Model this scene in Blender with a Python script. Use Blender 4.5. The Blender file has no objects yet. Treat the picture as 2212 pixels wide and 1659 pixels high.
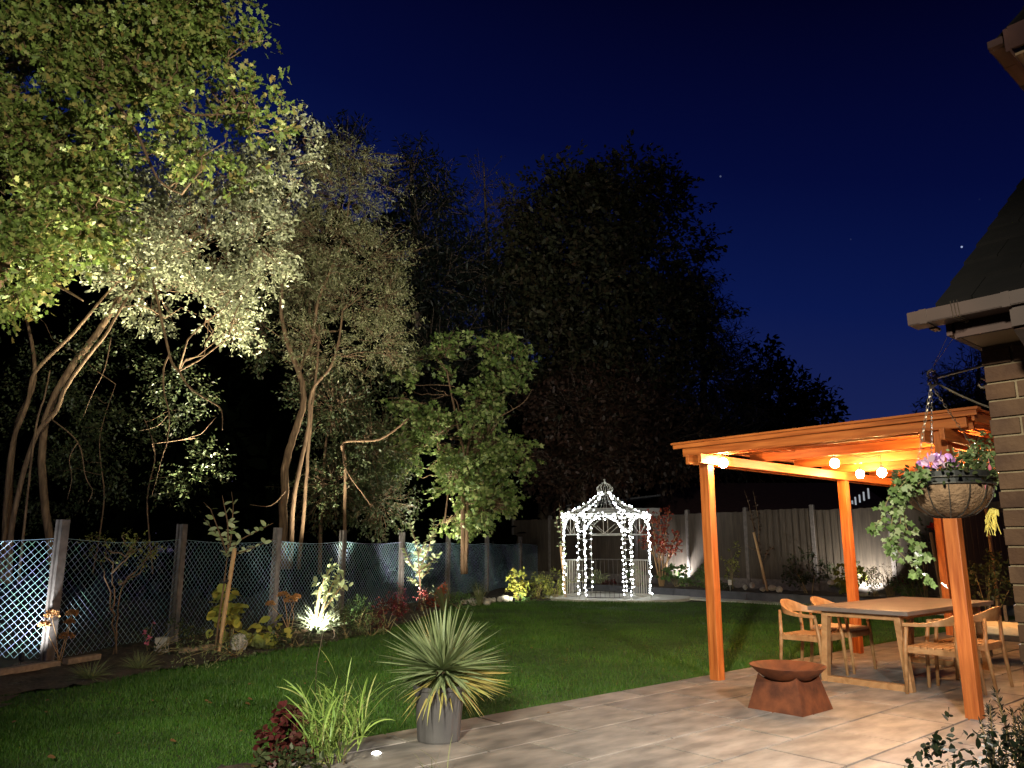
import bpy, bmesh, math, random
import numpy as np
from mathutils import Vector, Matrix
random.seed(7); rng = np.random.default_rng(11)
sc = bpy.context.scene
col = sc.collection
R = math.radians
TH = R(41)                                     # the patio, house and pergola are turned by this angle
# ---------------------------------------------------------------- camera, sky, exposure
F = 1661.0; PITCH = R(11.93); CAMH = 1.40      # focal length in units of a 2212 px wide picture
cam = bpy.data.objects.new("camera", bpy.data.cameras.new("camera")); col.objects.link(cam)
cam.location = (0, 0, CAMH); cam.rotation_euler = (R(90) + PITCH, 0, 0)
cam.data.sensor_width = 36; cam.data.lens = 36 * F / 2212; cam.data.clip_end = 400; cam.data.clip_start = 0.05
sc.camera = cam
sc.view_settings.view_transform = 'Standard'; sc.view_settings.look = 'None'
sc.view_settings.exposure = 0.0; sc.view_settings.gamma = 1.0
try:
    sc.cycles.use_denoising = True; sc.cycles.denoiser = 'OPENIMAGEDENOISE'
except Exception: pass
sc.cycles.max_bounces = 5; sc.cycles.diffuse_bounces = 3; sc.cycles.glossy_bounces = 2
sc.cycles.transmission_bounces = 3; sc.cycles.transparent_max_bounces = 4
sc.cycles.sample_clamp_indirect = 4.0

w = bpy.data.worlds.new("World"); sc.world = w; w.use_nodes = True
nt = w.node_tree; nt.nodes.clear()
o_ = nt.nodes.new('ShaderNodeOutputWorld'); bg = nt.nodes.new('ShaderNodeBackground')
tc = nt.nodes.new('ShaderNodeTexCoord'); sx = nt.nodes.new('ShaderNodeSeparateXYZ')
rp = nt.nodes.new('ShaderNodeValToRGB'); nt.links.new(tc.outputs['Generated'], sx.inputs[0])
# azimuth term: the right-hand side of the sky is darker, the last glow is low in the west
ma = nt.nodes.new('ShaderNodeMath'); ma.operation = 'MULTIPLY_ADD'; ma.inputs[1].default_value = 0.22
nt.links.new(sx.outputs['X'], ma.inputs[0]); nt.links.new(sx.outputs['Z'], ma.inputs[2])
nt.links.new(ma.outputs[0], rp.inputs[0])
els = rp.color_ramp.elements
els[0].position = 0.0; els[0].color = (0.030, 0.026, 0.052, 1)
els[1].position = 1.0; els[1].color = (0.0002, 0.0002, 0.0016, 1)
for p_, c_ in ((0.12, (0.018, 0.019, 0.062, 1)), (0.24, (0.009, 0.016, 0.084, 1)), (0.36, (0.0032, 0.0088, 0.070, 1)),
               (0.50, (0.0013, 0.0034, 0.038, 1)), (0.68, (0.0005, 0.0006, 0.0105, 1))):
    e = els.new(p_); e.color = c_
vo = nt.nodes.new('ShaderNodeTexVoronoi'); vo.inputs['Scale'].default_value = 26.0
nt.links.new(tc.outputs['Generated'], vo.inputs['Vector'])
lt = nt.nodes.new('ShaderNodeMath'); lt.operation = 'LESS_THAN'; lt.inputs[1].default_value = 0.030
nt.links.new(vo.outputs['Distance'], lt.inputs[0])
sv = nt.nodes.new('ShaderNodeSeparateColor'); nt.links.new(vo.outputs['Color'], sv.inputs[0])
pw = nt.nodes.new('ShaderNodeMath'); pw.operation = 'POWER'; pw.inputs[1].default_value = 3.0
nt.links.new(sv.outputs[0], pw.inputs[0])
m2 = nt.nodes.new('ShaderNodeMath'); m2.operation = 'MULTIPLY'
nt.links.new(lt.outputs[0], m2.inputs[0]); nt.links.new(pw.outputs[0], m2.inputs[1])
mx = nt.nodes.new('ShaderNodeMix'); mx.data_type = 'RGBA'; mx.blend_type = 'ADD'
nt.links.new(m2.outputs[0], mx.inputs[0]); nt.links.new(rp.outputs[0], mx.inputs[6]); mx.inputs[7].default_value = (0.35, 0.42, 0.6, 1)
nt.links.new(mx.outputs[2], bg.inputs[0]); bg.inputs[1].default_value = 1.0
nt.links.new(bg.outputs[0], o_.inputs[0])

# ---------------------------------------------------------------- geometry of the garden
E1 = Vector((math.cos(TH), math.sin(TH), 0)); E2 = Vector((math.sin(TH), -math.cos(TH), 0)); Z = Vector((0, 0, 1))
def ray(u, v):
    a = (u - 1106) / F; b = (829.5 - v) / F
    return Vector((a, math.cos(PITCH) - b * math.sin(PITCH), math.sin(PITCH) + b * math.cos(PITCH)))
def at(u, v, z=0.0):
    d = ray(u, v); return Vector((0, 0, CAMH)) + d * ((z - CAMH) / d.z)
def aty(u, v, y):
    d = ray(u, v); return Vector((0, 0, CAMH)) + d * (y / d.y)
def upx(y, z=0): return (y * math.cos(PITCH) + (z - CAMH) * math.sin(PITCH)) / F   # metres per picture unit at depth y

# ---------------------------------------------------------------- lamps (house lights stand outside the frame at guessed spots)
def lamp(kind, name, loc, target, power, colr, parent=None, angle=60, blend=0.6, radius=0.05, sizey=None):
    L = bpy.data.lights.new(name, kind); L.energy = power; L.color = colr
    if kind == 'SPOT': L.spot_size = R(angle); L.spot_blend = blend; L.shadow_soft_size = radius
    elif kind == 'AREA':
        L.shape = 'RECTANGLE'; L.size = radius; L.size_y = sizey or radius
    else: L.shadow_soft_size = radius
    o = bpy.data.objects.new(name, L); col.objects.link(o); o.location = loc
    if target is not None:
        o.rotation_euler = (Vector(target) - Vector(loc)).to_track_quat('-Z', 'Y').to_euler()
    return o
lamp('SPOT', 'house_floodlight', (2.9, -1.5, 4.6), (-5.2, 13.0, 10.2), 9500, (1.0, 0.95, 0.76), angle=56, blend=0.7, radius=0.04)
lamp('SPOT', 'house_floodlight', (3.1, -1.6, 4.6), (-1.9, 19.6, 9.2), 7500, (1.0, 0.96, 0.80), angle=46, blend=1.0, radius=0.04)
_k = Vector((2.02, 3.2, 0)) + Vector((math.cos(TH), math.sin(TH), 0)) * 1.15 - Vector((math.sin(TH), -math.cos(TH), 0)) * .22
lamp('SPOT', 'house_wall_lamp', (_k.x, _k.y, 2.0), (_k.x - 1.6, _k.y + 1.2, 0.2), 560, (1.0, 0.93, 0.85), angle=165, blend=0.5, radius=0.03)
lamp('SPOT', 'house_garden_lamp', (-1.6, -2.2, 4.2), (1.2, 11.2, 0.0), 6000, (1.0, 0.96, 0.74), angle=60, blend=1.0, radius=0.25)

# ---------------------------------------------------------------- materials
def mat(name, base, rough=0.6, metal=0.0, noise=None, scale=8.0, stretch=None, bump=0.0, bscale=None, trans=0.0,
        spec=0.4, island=None, emit=None, estr=0.0, detail=6, rot=None):
    m = bpy.data.materials.new(name); m.use_nodes = True; n = m.node_tree; b = n.nodes['Principled BSDF']
    b.inputs['Base Color'].default_value = (*base, 1); b.inputs['Roughness'].default_value = rough
    b.inputs['Metallic'].default_value = metal; b.inputs['Specular IOR Level'].default_value = spec
    if emit: b.inputs['Emission Color'].default_value = (*emit, 1); b.inputs['Emission Strength'].default_value = estr
    csock = None
    tcn = n.nodes.new('ShaderNodeTexCoord'); mp = n.nodes.new('ShaderNodeMapping')
    n.links.new(tcn.outputs['Object'], mp.inputs[0])
    if stretch: mp.inputs['Scale'].default_value = stretch
    if rot is not None:
        mp.vector_type = 'TEXTURE'; mp.inputs['Rotation'].default_value = (0, 0, rot); mp.inputs['Scale'].default_value = tuple(1 / q for q in (stretch or (1, 1, 1)))
    if noise:
        no = n.nodes.new('ShaderNodeTexNoise'); no.inputs['Scale'].default_value = scale; no.inputs['Detail'].default_value = detail
        n.links.new(mp.outputs[0], no.inputs['Vector'])
        r = n.nodes.new('ShaderNodeValToRGB'); n.links.new(no.outputs['Fac'], r.inputs[0])
        r.color_ramp.elements[0].position = 0.33; r.color_ramp.elements[1].position = 0.68
        r.color_ramp.elements[0].color = (*base, 1); r.color_ramp.elements[1].color = (*noise, 1)
        csock = r.outputs[0]
    if island:
        g = n.nodes.new('ShaderNodeNewGeometry'); r2 = n.nodes.new('ShaderNodeValToRGB')
        n.links.new(g.outputs['Random Per Island'], r2.inputs[0])
        el = r2.color_ramp.elements; el[0].color = (*island[0], 1); el[1].color = (*island[-1], 1)
        for i, c in enumerate(island[1:-1]):
            q = el.new((i + 1) / (len(island) - 1)); q.color = (*c, 1)
        if csock:
            mm = n.nodes.new('ShaderNodeMix'); mm.data_type = 'RGBA'; mm.blend_type = 'MULTIPLY'; mm.inputs[0].default_value = 1
            n.links.new(csock, mm.inputs[6]); n.links.new(r2.outputs[0], mm.inputs[7]); csock = mm.outputs[2]
        else: csock = r2.outputs[0]
    if csock: n.links.new(csock, b.inputs['Base Color'])
    if bump:
        nb = n.nodes.new('ShaderNodeTexNoise'); nb.inputs['Scale'].default_value = bscale or scale * 3; nb.inputs['Detail'].default_value = 5
        n.links.new(mp.outputs[0], nb.inputs['Vector'])
        bu = n.nodes.new('ShaderNodeBump'); bu.inputs['Strength'].default_value = bump; bu.inputs['Distance'].default_value = 0.02
        n.links.new(nb.outputs['Fac'], bu.inputs['Height']); n.links.new(bu.outputs[0], b.inputs['Normal'])
    if trans:
        tr = n.nodes.new('ShaderNodeBsdfTranslucent'); ms = n.nodes.new('ShaderNodeMixShader'); ms.inputs[0].default_value = trans
        if csock: n.links.new(csock, tr.inputs[0])
        else: tr.inputs[0].default_value = (*base, 1)
        out = n.nodes['Material Output']
        n.links.new(b.outputs[0], ms.inputs[1]); n.links.new(tr.outputs[0], ms.inputs[2]); n.links.new(ms.outputs[0], out.inputs[0])
    return m
def leafmat(name, *cols, rough=0.5, trans=0.22, spec=0.35):
    return mat(name, cols[0], rough=rough, trans=trans, spec=spec, island=cols)
M = dict(
 oak=leafmat('oak_leaf', (.075, .11, .02), (.13, .19, .035), (.20, .27, .06), (.26, .28, .08), (.24, .17, .05)),
 willow=leafmat('willow_leaf', (.15, .16, .085), (.22, .235, .13), (.33, .34, .20), (.45, .45, .29), rough=.42),
 sallow=leafmat('sallow_leaf', (.085, .09, .035), (.13, .135, .055), (.21, .21, .10), (.33, .32, .18), rough=.45),
 maple=leafmat('maple_leaf', (.06, .10, .022), (.10, .15, .034), (.17, .23, .06), (.32, .35, .13)),
 dark=leafmat('dark_leaf', (.022, .035, .012), (.04, .055, .02), (.06, .075, .028), (.035, .028, .012)),
 chest=leafmat('brown_green_leaf', (.025, .03, .014), (.05, .055, .026), (.085, .08, .04), (.07, .045, .025)),
 rust=leafmat('rust_leaf', (.045, .022, .014), (.075, .038, .024), (.035, .028, .017)),
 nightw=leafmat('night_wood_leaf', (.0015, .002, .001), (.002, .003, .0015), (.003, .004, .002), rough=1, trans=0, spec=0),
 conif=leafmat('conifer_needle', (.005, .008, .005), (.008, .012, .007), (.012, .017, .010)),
 yel=leafmat('yellow_leaf', (.42, .38, .06), (.33, .34, .07), (.22, .26, .05), (.50, .40, .08)),
 yelg=leafmat('yellow_green_leaf', (.20, .24, .05), (.30, .30, .06), (.14, .17, .04)),
 green=leafmat('garden_leaf', (.06, .12, .03), (.10, .18, .05), (.15, .22, .07)),
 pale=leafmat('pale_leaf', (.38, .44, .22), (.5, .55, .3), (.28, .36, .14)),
 red=leafmat('red_leaf', (.30, .035, .02), (.42, .07, .03), (.22, .03, .02), (.36, .13, .05)),
 burg=leafmat('burgundy_leaf', (.07, .012, .014), (.12, .022, .02), (.05, .02, .015)),
 pink=leafmat('pink_petal', (.55, .10, .18), (.65, .2, .25)),
 crims=leafmat('crimson_petal', (.6, .03, .02), (.5, .02, .03)),
 purp=leafmat('purple_petal', (.30, .10, .42), (.42, .20, .52), (.55, .35, .55), (.62,.42,.50)),
 dry=leafmat('dried_flower', (.42, .20, .07), (.30, .14, .05), (.50, .28, .10), rough=.8),
 fallen=leafmat('fallen_leaf', (.24, .14, .06), (.16, .08, .035)),
 ivy=leafmat('ivy_leaf', (.11, .17, .05), (.18, .25, .09), (.08, .14, .035), (.32, .36, .20)),
 fuch=leafmat('fuchsia_leaf', (.09, .14, .05), (.14, .19, .07), (.20, .22, .10)),
 yucca=leafmat('yucca_blade', (.20, .25, .12), (.26, .31, .15), (.15, .20, .09), (.32, .36, .19), rough=.45, trans=.1),
 yuccay=leafmat('yucca_yellow_blade', (.36, .30, .09), (.32, .31, .09), (.38, .27, .09), (.22, .26, .09), rough=.45, trans=.1),
 bamb=leafmat('reed_blade', (.20, .32, .06), (.28, .38, .09), (.14, .24, .05), (.34, .36, .12), rough=.45),
 sedge=leafmat('sedge_blade', (.16, .20, .08), (.22, .24, .10), (.10, .12, .05)),
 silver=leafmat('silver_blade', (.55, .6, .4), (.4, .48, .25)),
 shade=leafmat('shaded_leaf', (.008, .014, .006), (.014, .024, .009), (.025, .035, .014)),  # shade put into the leaf colour to keep the near shrub dark
 rosem=leafmat('rosemary_leaf', (.010, .014, .009), (.018, .024, .013)),
 grass=mat('grass_blade', (.62, .60, .55), .55, noise=(1.15, 1.12, .95), scale=1.1, trans=.15, spec=.35, detail=3, island=[(.024, .082, .006), (.038, .112, .009), (.058, .142, .015), (.078, .135, .022)]),
 bark=mat('bark', (.085, .048, .024), .85, noise=(.21, .13, .068), scale=22, stretch=(1, 1, .18), bump=.9, bscale=40),
 barkd=mat('dark_bark', (.07, .05, .035), .9, noise=(.14, .10, .07), scale=6, stretch=(1, 1, .3), bump=.5),
 twig=mat('stem', (.22, .17, .08), .8, noise=(.30, .22, .10), scale=20),
 stake=mat('stake_wood', (.42, .25, .12), .75, noise=(.55, .35, .17), scale=9, stretch=(4, 4, .6)),
 pergola=mat('stained_timber_post', (.28, .064, .010), .5, noise=(.52, .155, .032), scale=3.0, stretch=(9, 9, .7), bump=.12, bscale=14, rot=TH),
 pergola1=mat('stained_timber_beam', (.28, .064, .010), .5, noise=(.52, .155, .032), scale=3.0, stretch=(.7, 9, 9), bump=.12, bscale=14, rot=TH),
 pergola2=mat('stained_timber_cross', (.28, .064, .010), .5, noise=(.52, .155, .032), scale=3.0, stretch=(9, .7, 9), bump=.12, bscale=14, rot=TH),
 teak=mat('teak', (.25, .125, .05), .5, noise=(.38, .215, .10), scale=7, stretch=(1, 1, 1), bump=.06),
 grey=mat('grey_tabletop', (.10, .085, .08), .42, noise=(.135, .115, .105), scale=5, bump=.03),
 corten=mat('corten_steel', (.06, .016, .006), .72, metal=.15, noise=(.17, .048, .016), scale=7, bump=.12, bscale=60),
 pot=mat('grey_plastic_pot', (.06, .056, .058), .55, noise=(.09, .083, .083), scale=5, bump=.04),
 conc=mat('concrete_post', (.10, .085, .075), .85, noise=(.17, .145, .13), scale=10, bump=.15),
 wire=mat('coated_wire', (.2, .3, .3), .35, metal=.3, island=[(.19, .38, .42), (.36, .52, .54), (.30, .30, .54), (.23, .45, .33)]),
 board=mat('weathered_board', (.048, .036, .025), .85, noise=(.085, .064, .045), scale=3.2, stretch=(6, 6, .5), bump=.2, island=[(.75, .75, .75), (1, 1, 1), (.85, .84, .8)]),
 slate=mat('edging_board', (.055, .055, .06), .8, noise=(.085, .085, .09), scale=4, bump=.1),
 timber=mat('border_timber', (.20, .14, .09), .85, noise=(.32, .23, .15), scale=5, stretch=(1, 4, 4), bump=.2),
 soil=mat('soil', (.035, .024, .016), .95, noise=(.085, .06, .04), scale=12, bump=1.0, bscale=22),
 ground=mat('rough_ground', (.02, .022, .012), .95, noise=(.035, .03, .018), scale=3, bump=.6),
 turf=mat('turf_base', (.018, .04, .006), .95, noise=(.04, .075, .012), scale=14, bump=.9, bscale=60),
 slab=mat('porcelain_slab', (.165, .15, .138), .50, noise=(.37, .33, .298), scale=3.0, stretch=(1.0, 2.2, 1), bump=.06, bscale=30, detail=14, rot=TH, island=[(.56, .55, .57), (1, .98, .96), (.74, .73, .75), (.88, .86, .83), (.66, .63, .62)]),
 grout=mat('grout', (.045, .036, .03), .9, noise=(.09, .07, .055), scale=1.3, bump=.2),
 pave=mat('pale_paving', (.44, .42, .34), .8, noise=(.60, .57, .47), scale=3, bump=.1),
 stone=mat('field_stone', (.34, .31, .26), .85, noise=(.52, .48, .40), scale=9, bump=.3),
 steel=mat('cream_metal', (.50, .48, .40), .45, metal=.4, noise=(.62, .60, .50), scale=20),
 iron=mat('dark_iron', (.05, .045, .04), .5, metal=.6, noise=(.09, .08, .07), scale=20),
 chain=mat('chain_steel', (.20, .16, .12), .4, metal=.9, noise=(.32, .26, .20), scale=40),
 liner=mat('coco_liner', (.16, .095, .055), .95, noise=(.30, .185, .11), scale=24, stretch=(1, 1, 1), bump=.8, bscale=70),
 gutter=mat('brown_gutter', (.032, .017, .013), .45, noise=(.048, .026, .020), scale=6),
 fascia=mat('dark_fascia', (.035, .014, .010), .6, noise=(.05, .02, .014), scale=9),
 soffit=mat('soffit_board', (.22, .14, .08), .6, noise=(.27, .18, .10), scale=6),
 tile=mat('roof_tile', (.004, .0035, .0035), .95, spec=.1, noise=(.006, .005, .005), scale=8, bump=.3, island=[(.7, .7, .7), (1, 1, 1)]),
 mortar=mat('mortar', (.17, .125, .075), .9, noise=(.24, .18, .11), scale=20, bump=.3),
 brick=mat('brick', (.062, .030, .017), .85, noise=(.115, .062, .033), scale=7, bump=.35, bscale=50, island=[(.75, .72, .7), (1, 1, 1), (.9, .8, .7), (.62, .58, .6)]),
 white=mat('white_render', (.55, .54, .52), .8, noise=(.62, .61, .58), scale=4),
 wroof=mat('bungalow_roof', (.07, .03, .028), .85, noise=(.10, .045, .04), scale=6, bump=.2),
 wwall=mat('dark_render', (.05, .04, .04), .85, noise=(.07, .055, .05), scale=4),
 label=mat('label_plastic', (.75, .72, .65), .5, noise=(.65, .62, .55), scale=30),
 cush=mat('cushion_cloth', (.55, .40, .30), .9, noise=(.48, .34, .25), scale=30, bump=.2),
 cream=mat('cream_cloth', (.50, .43, .30), .9, noise=(.56, .48, .34), scale=30, bump=.2),
 rope=mat('yellow_raffia', (.62, .50, .10), .7, noise=(.72, .60, .16), scale=30),
 black=mat('black_plastic', (.015, .015, .016), .5, noise=(.025, .025, .025), scale=30),
 fairy=mat('fairy_bulb', (.9, .9, .95), .4, emit=(.90, .94, 1.0), estr=34.0),
 festoon=mat('festoon_bulb', (1, .8, .5), .3, emit=(1.0, .52, .19), estr=800.0),
 led=mat('lamp_lens', (1, 1, .9), .3, emit=(1.0, .97, .82), estr=30.0),
 lit=mat('lit_window', (.9, .9, .9), .3, emit=(.75, .8, .85), estr=.35),
)
for k_ in ('festoon', 'led', 'fairy'): M[k_].cycles.emission_sampling = 'AUTO'
# wood grain runs along the member: bent wood noise for pergola and teak
for k_ in ('teak',):
    n = M[k_].node_tree
    for nd in n.nodes:
        if nd.type == 'TEX_NOISE' and abs(nd.inputs['Scale'].default_value - (5.5 if k_ == 'pergola' else 7)) < .1:
            nd.inputs['Distortion'].default_value = 1.6

# ---------------------------------------------------------------- mesh helpers
class MB:
    def __init__(s): s.v = []; s.f = []
    def add(s, vs, fs):
        o = len(s.v); s.v += [tuple(v) for v in vs]; s.f += [tuple(i + o for i in f) for f in fs]; return s
    def obox(s, c, a, b, d, x=1, y=1, z=1, bev=0.0):
        """box centred c with half-extent vectors a,b,d"""
        c = Vector(c); vs = []
        for k in (-1, 1):
            for j in (-1, 1):
                for i in (-1, 1): vs.append(c + a * i + b * j + d * k)
        return s.add(vs, [(0, 2, 3, 1), (4, 5, 7, 6), (0, 1, 5, 4), (2, 6, 7, 3), (0, 4, 6, 2), (1, 3, 7, 5)])
    def box(s, c, sx, sy, sz, ex=Vector((1, 0, 0)), ey=Vector((0, 1, 0)), ez=Z):
        return s.obox(c, ex * (sx / 2), ey * (sy / 2), ez * (sz / 2))
    def tube(s, pts, r, n=6, cap=True):
        pts = [Vector(p) for p in pts]
        if not isinstance(r, (list, tuple)): r = [r] * len(pts)
        base = len(s.v); up = None
        for i, p in enumerate(pts):
            d = (pts[min(i + 1, len(pts) - 1)] - pts[max(i - 1, 0)])
            d = d.normalized() if d.length > 1e-9 else Vector((0, 0, 1))
            if up is None:
                up = d.orthogonal().normalized()
            else:
                up = up - d * up.dot(d); up = up.normalized() if up.length > 1e-6 else d.orthogonal().normalized()
            sd = d.cross(up)
            for k in range(n):
                t = 2 * math.pi * k / n; s.v.append(tuple(p + (up * math.cos(t) + sd * math.sin(t)) * r[i]))
        for i in range(len(pts) - 1):
            for k in range(n):
                a = base + i * n + k; b = base + i * n + (k + 1) % n; s.f.append((a, b, b + n, a + n))
        if cap:
            s.f.append(tuple(base + k for k in range(n - 1, -1, -1))); e = base + (len(pts) - 1) * n
            s.f.append(tuple(e + k for k in range(n)))
        return s
    def lathe(s, c, prof, n=24, closed=False):
        c = Vector(c); base = len(s.v)
        for r, z in prof:
            for k in range(n):
                t = 2 * math.pi * k / n; s.v.append((c.x + r * math.cos(t), c.y + r * math.sin(t), c.z + z))
        m = len(prof)
        for i in range(m - 1 + (1 if closed else 0)):
            for k in range(n):
                a = base + (i % m) * n + k; b = base + (i % m) * n + (k + 1) % n
                c2 = base + ((i + 1) % m) * n + (k + 1) % n; d = base + ((i + 1) % m) * n + k
                s.f.append((a, b, c2, d))
        return s
    def ball(s, c, r, n=8, m=5, sq=1.0):
        prof = [(r * math.sin(math.pi * i / m) + 1e-5, -r * sq * math.cos(math.pi * i / m)) for i in range(m + 1)]
        return s.lathe(c, prof, n)
    def build(s, name, m, parent=None, smooth=False, bevel=0.0):
        me = bpy.data.meshes.new(name); me.from_pydata(s.v, [], s.f); me.update()
        return link(name, me, m, parent, smooth, bevel)
def link(name, me, m, parent=None, smooth=False, bevel=0.0):
    if m: me.materials.append(M[m] if isinstance(m, str) else m)
    if smooth:
        me.polygons.foreach_set('use_smooth', [True] * len(me.polygons))
    o = bpy.data.objects.new(name, me); col.objects.link(o)
    if parent:
        o.parent = parent; o.matrix_parent_inverse = parent_inv(parent)
    if bevel:
        b = o.modifiers.new('bevel', 'BEVEL'); b.width = bevel; b.segments = 2; b.limit_method = 'ANGLE'
    return o
def parent_inv(p):
    mt = Matrix.Identity(4); q = p
    chain = []
    while q: chain.append(q); q = q.parent
    for q in reversed(chain): mt = mt @ (q.matrix_parent_inverse @ q.matrix_basis)
    return mt.inverted()
def tag(o, label=None, cat=None, group=None, kind=None):
    if label: o['label'] = label
    if cat: o['category'] = cat
    if group: o['group'] = group
    if kind: o['kind'] = kind
    return o
def thing(name, label, cat, loc=(0, 0, 0), group=None):
    o = bpy.data.objects.new(name, None); col.objects.link(o); o.location = loc; o.empty_display_size = .2
    return tag(o, label, cat, group)
def copy_thing(root, loc, rotz=0.0, label=None):
    r = root.copy(); col.objects.link(r); r.location = loc; r.rotation_euler = (0, 0, rotz)
    if label: r['label'] = label
    for ch in list(root.children):
        c = ch.copy(); col.objects.link(c); c.parent = r
        for g in list(ch.children):
            d = g.copy(); col.objects.link(d); d.parent = c
    return r

# leaf outlines: (x, y along the leaf, z)
T_OVAL = [(0, 0, 0), (.24, .3, .04), (.22, .68, .04), (0, 1, -.05), (-.22, .68, .04), (-.24, .3, .04)]
T_LANCE = [(0, 0, 0), (.13, .35, .03), (0, 1, -.06), (-.13, .35, .03)]
T_OAK = [(0, 0, 0), (.06, .24, 0), (.24, .38, .05), (.11, .50, 0), (.31, .70, .06), (.14, .80, 0), (0, 1, -.04), (-.14, .80, 0), (-.31, .70, .06), (-.11, .50, 0), (-.24, .38, .05), (-.06, .24, 0)]
T_PALM = [(0, 0, 0), (.32, .08, .03), (.26, .32, 0), (.52, .55, .04), (.20, .62, 0), (0, 1, -.03), (-.20, .62, 0), (-.52, .55, .04), (-.26, .32, 0), (-.32, .08, .03)]
T_ROUND = [(0, 0, 0), (.30, .18, .04), (.40, .5, .05), (.22, .85, 0), (0, 1, -.05), (-.22, .85, 0), (-.40, .5, .05), (-.30, .18, .04)]
T_NEED = [(0, 0, 0), (.10, .5, 0), (0, 1, 0), (-.10, .5, 0)]
def norm(a): return a / np.maximum(np.linalg.norm(a, axis=-1, keepdims=True), 1e-9)
def leaves_mesh(name, P, D, N, S, tmpl, m, parent=None):
    T = np.array(tmpl, dtype=np.float32); k = len(T); n = len(P)
    D = norm(D); N = norm(N - D * (N * D).sum(-1, keepdims=True)); X = np.cross(D, N)
    V = P[:, None, :] + S[:, None, None] * (T[None, :, 0, None] * X[:, None] + T[None, :, 1, None] * D[:, None] + T[None, :, 2, None] * N[:, None])
    V = V.reshape(-1, 3).astype(np.float32)
    me = bpy.data.meshes.new(name); me.vertices.add(n * k); me.vertices.foreach_set('co', V.ravel())
    me.loops.add(n * k); me.loops.foreach_set('vertex_index', np.arange(n * k, dtype=np.int32))
    me.polygons.add(n); me.polygons.foreach_set('loop_start', np.arange(n, dtype=np.int32) * k)
    me.polygons.foreach_set('loop_total', np.full(n, k, dtype=np.int32))
    me.update(calc_edges=True)
    return link(name, me, m, parent)
def strips_mesh(name, C, W, m, parent=None):
    """C (n,k,3) centre lines, W (n,k,3) half width vectors"""
    n, k, _ = C.shape
    V = np.stack([C - W, C + W], axis=2).reshape(-1, 3).astype(np.float32)
    base = (np.arange(n) * k * 2)[:, None, None]; i = np.arange(k - 1)[None, :, None] * 2
    Fq = base + i + np.array([0, 1, 3, 2])[None, None, :]
    Fq = Fq.reshape(-1, 4).astype(np.int32); nf = len(Fq)
    me = bpy.data.meshes.new(name); me.vertices.add(len(V)); me.vertices.foreach_set('co', V.ravel())
    me.loops.add(nf * 4); me.loops.foreach_set('vertex_index', Fq.ravel())
    me.polygons.add(nf); me.polygons.foreach_set('loop_start', np.arange(nf, dtype=np.int32) * 4)
    me.polygons.foreach_set('loop_total', np.full(nf, 4, dtype=np.int32)); me.update(calc_edges=True)
    return link(name, me, m, parent)
def unit_rand(n):
    a = rng.normal(size=(n, 3)); return norm(a)
def sprays(centers, dirs, ln, nl, size, droop=.25, spread=.9, flat=.5):
    """leaves along short twigs; returns P,D,N,S"""
    n = len(centers); t = (np.arange(nl) + .5) / nl; t = t[None, :, None] + rng.uniform(-.06, .06, (n, nl, 1))
    side = unit_rand(n)[:, None, :]; side = side - dirs[:, None] * (side * dirs[:, None]).sum(-1, keepdims=True); side = norm(side)
    alt = np.where(np.arange(nl) % 2 == 0, 1, -1)[None, :, None]
    P = centers[:, None] + dirs[:, None] * ln * t + rng.normal(scale=size * .25, size=(n, nl, 3))
    D = norm(dirs[:, None] * .7 + side * alt * spread + rng.normal(scale=.35, size=(n, nl, 3)) + np.array([0, 0, -droop]))
    N = norm(rng.normal(scale=flat, size=(n, nl, 3)) + np.array([0, 0, 1.0]))
    S = size * rng.uniform(.6, 1.2, (n, nl))
    return P.reshape(-1, 3), D.reshape(-1, 3), N.reshape(-1, 3), S.reshape(-1)
def gapnoise(p, f=1.0, s=0.0):
    x, y, z = p[:, 0] * f + s, p[:, 1] * f + 1.7 * s, p[:, 2] * f
    return np.sin(1.9 * x + 1.3 * np.sin(2.3 * z)) * np.sin(2.2 * z + 1.1 * np.sin(1.7 * y)) + .6 * np.sin(4.3 * x + 2 * y) * np.sin(3.9 * z + x)
def blob(u, v, y, ru, rv, rd):
    c = aty(u, v, y); k = upx(y, c.z); return (np.array(c), np.array([ru * k, rd, rv * k]))
def clumped(C, D, k, sig):
    """turn every point into a bough of k sprays"""
    C2 = np.repeat(C, k, 0); D2 = np.repeat(D, k, 0); o = rng.normal(scale=sig, size=C2.shape) * np.array([1, 1, .6])
    return C2 + o + D2 * np.abs(rng.normal(scale=sig, size=(len(C2), 1))), norm(D2 + .9 * norm(o) + rng.normal(scale=.3, size=C2.shape))
def sample_blobs(bl, n, shell=.55, gap=-.25, f=1.0, seed=0.0):
    vol = np.array([(b[1][0] * b[1][2]) for b in bl]); cnt = np.maximum(1, (n * vol / vol.sum()).astype(int))
    Cs, Ds = [], []
    for (c, r), k in zip(bl, cnt):
        d = unit_rand(k); rad = shell + (1 - shell) * rng.random((k, 1)) ** .6 + rng.normal(scale=.05, size=(k, 1))
        p = c + d * r * rad
        keep = gapnoise(p, f, seed) > gap
        Cs.append(p[keep]); Ds.append(norm(d[keep] / r * r.mean() + rng.normal(scale=.45, size=(keep.sum(), 3)) + np.array([0, 0, .15])))
    return np.concatenate(Cs), np.concatenate(Ds)
def wiggle(a, b, n, amp):
    a = Vector(a); b = Vector(b); pts = []
    L = (b - a).length
    for i in range(n + 1):
        t = i / n; p = a.lerp(b, t)
        if 0 < i < n: p += Vector((random.gauss(0, 1), random.gauss(0, 1), random.gauss(0, .7))) * amp * L
        pts.append(p)
    return pts
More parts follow.
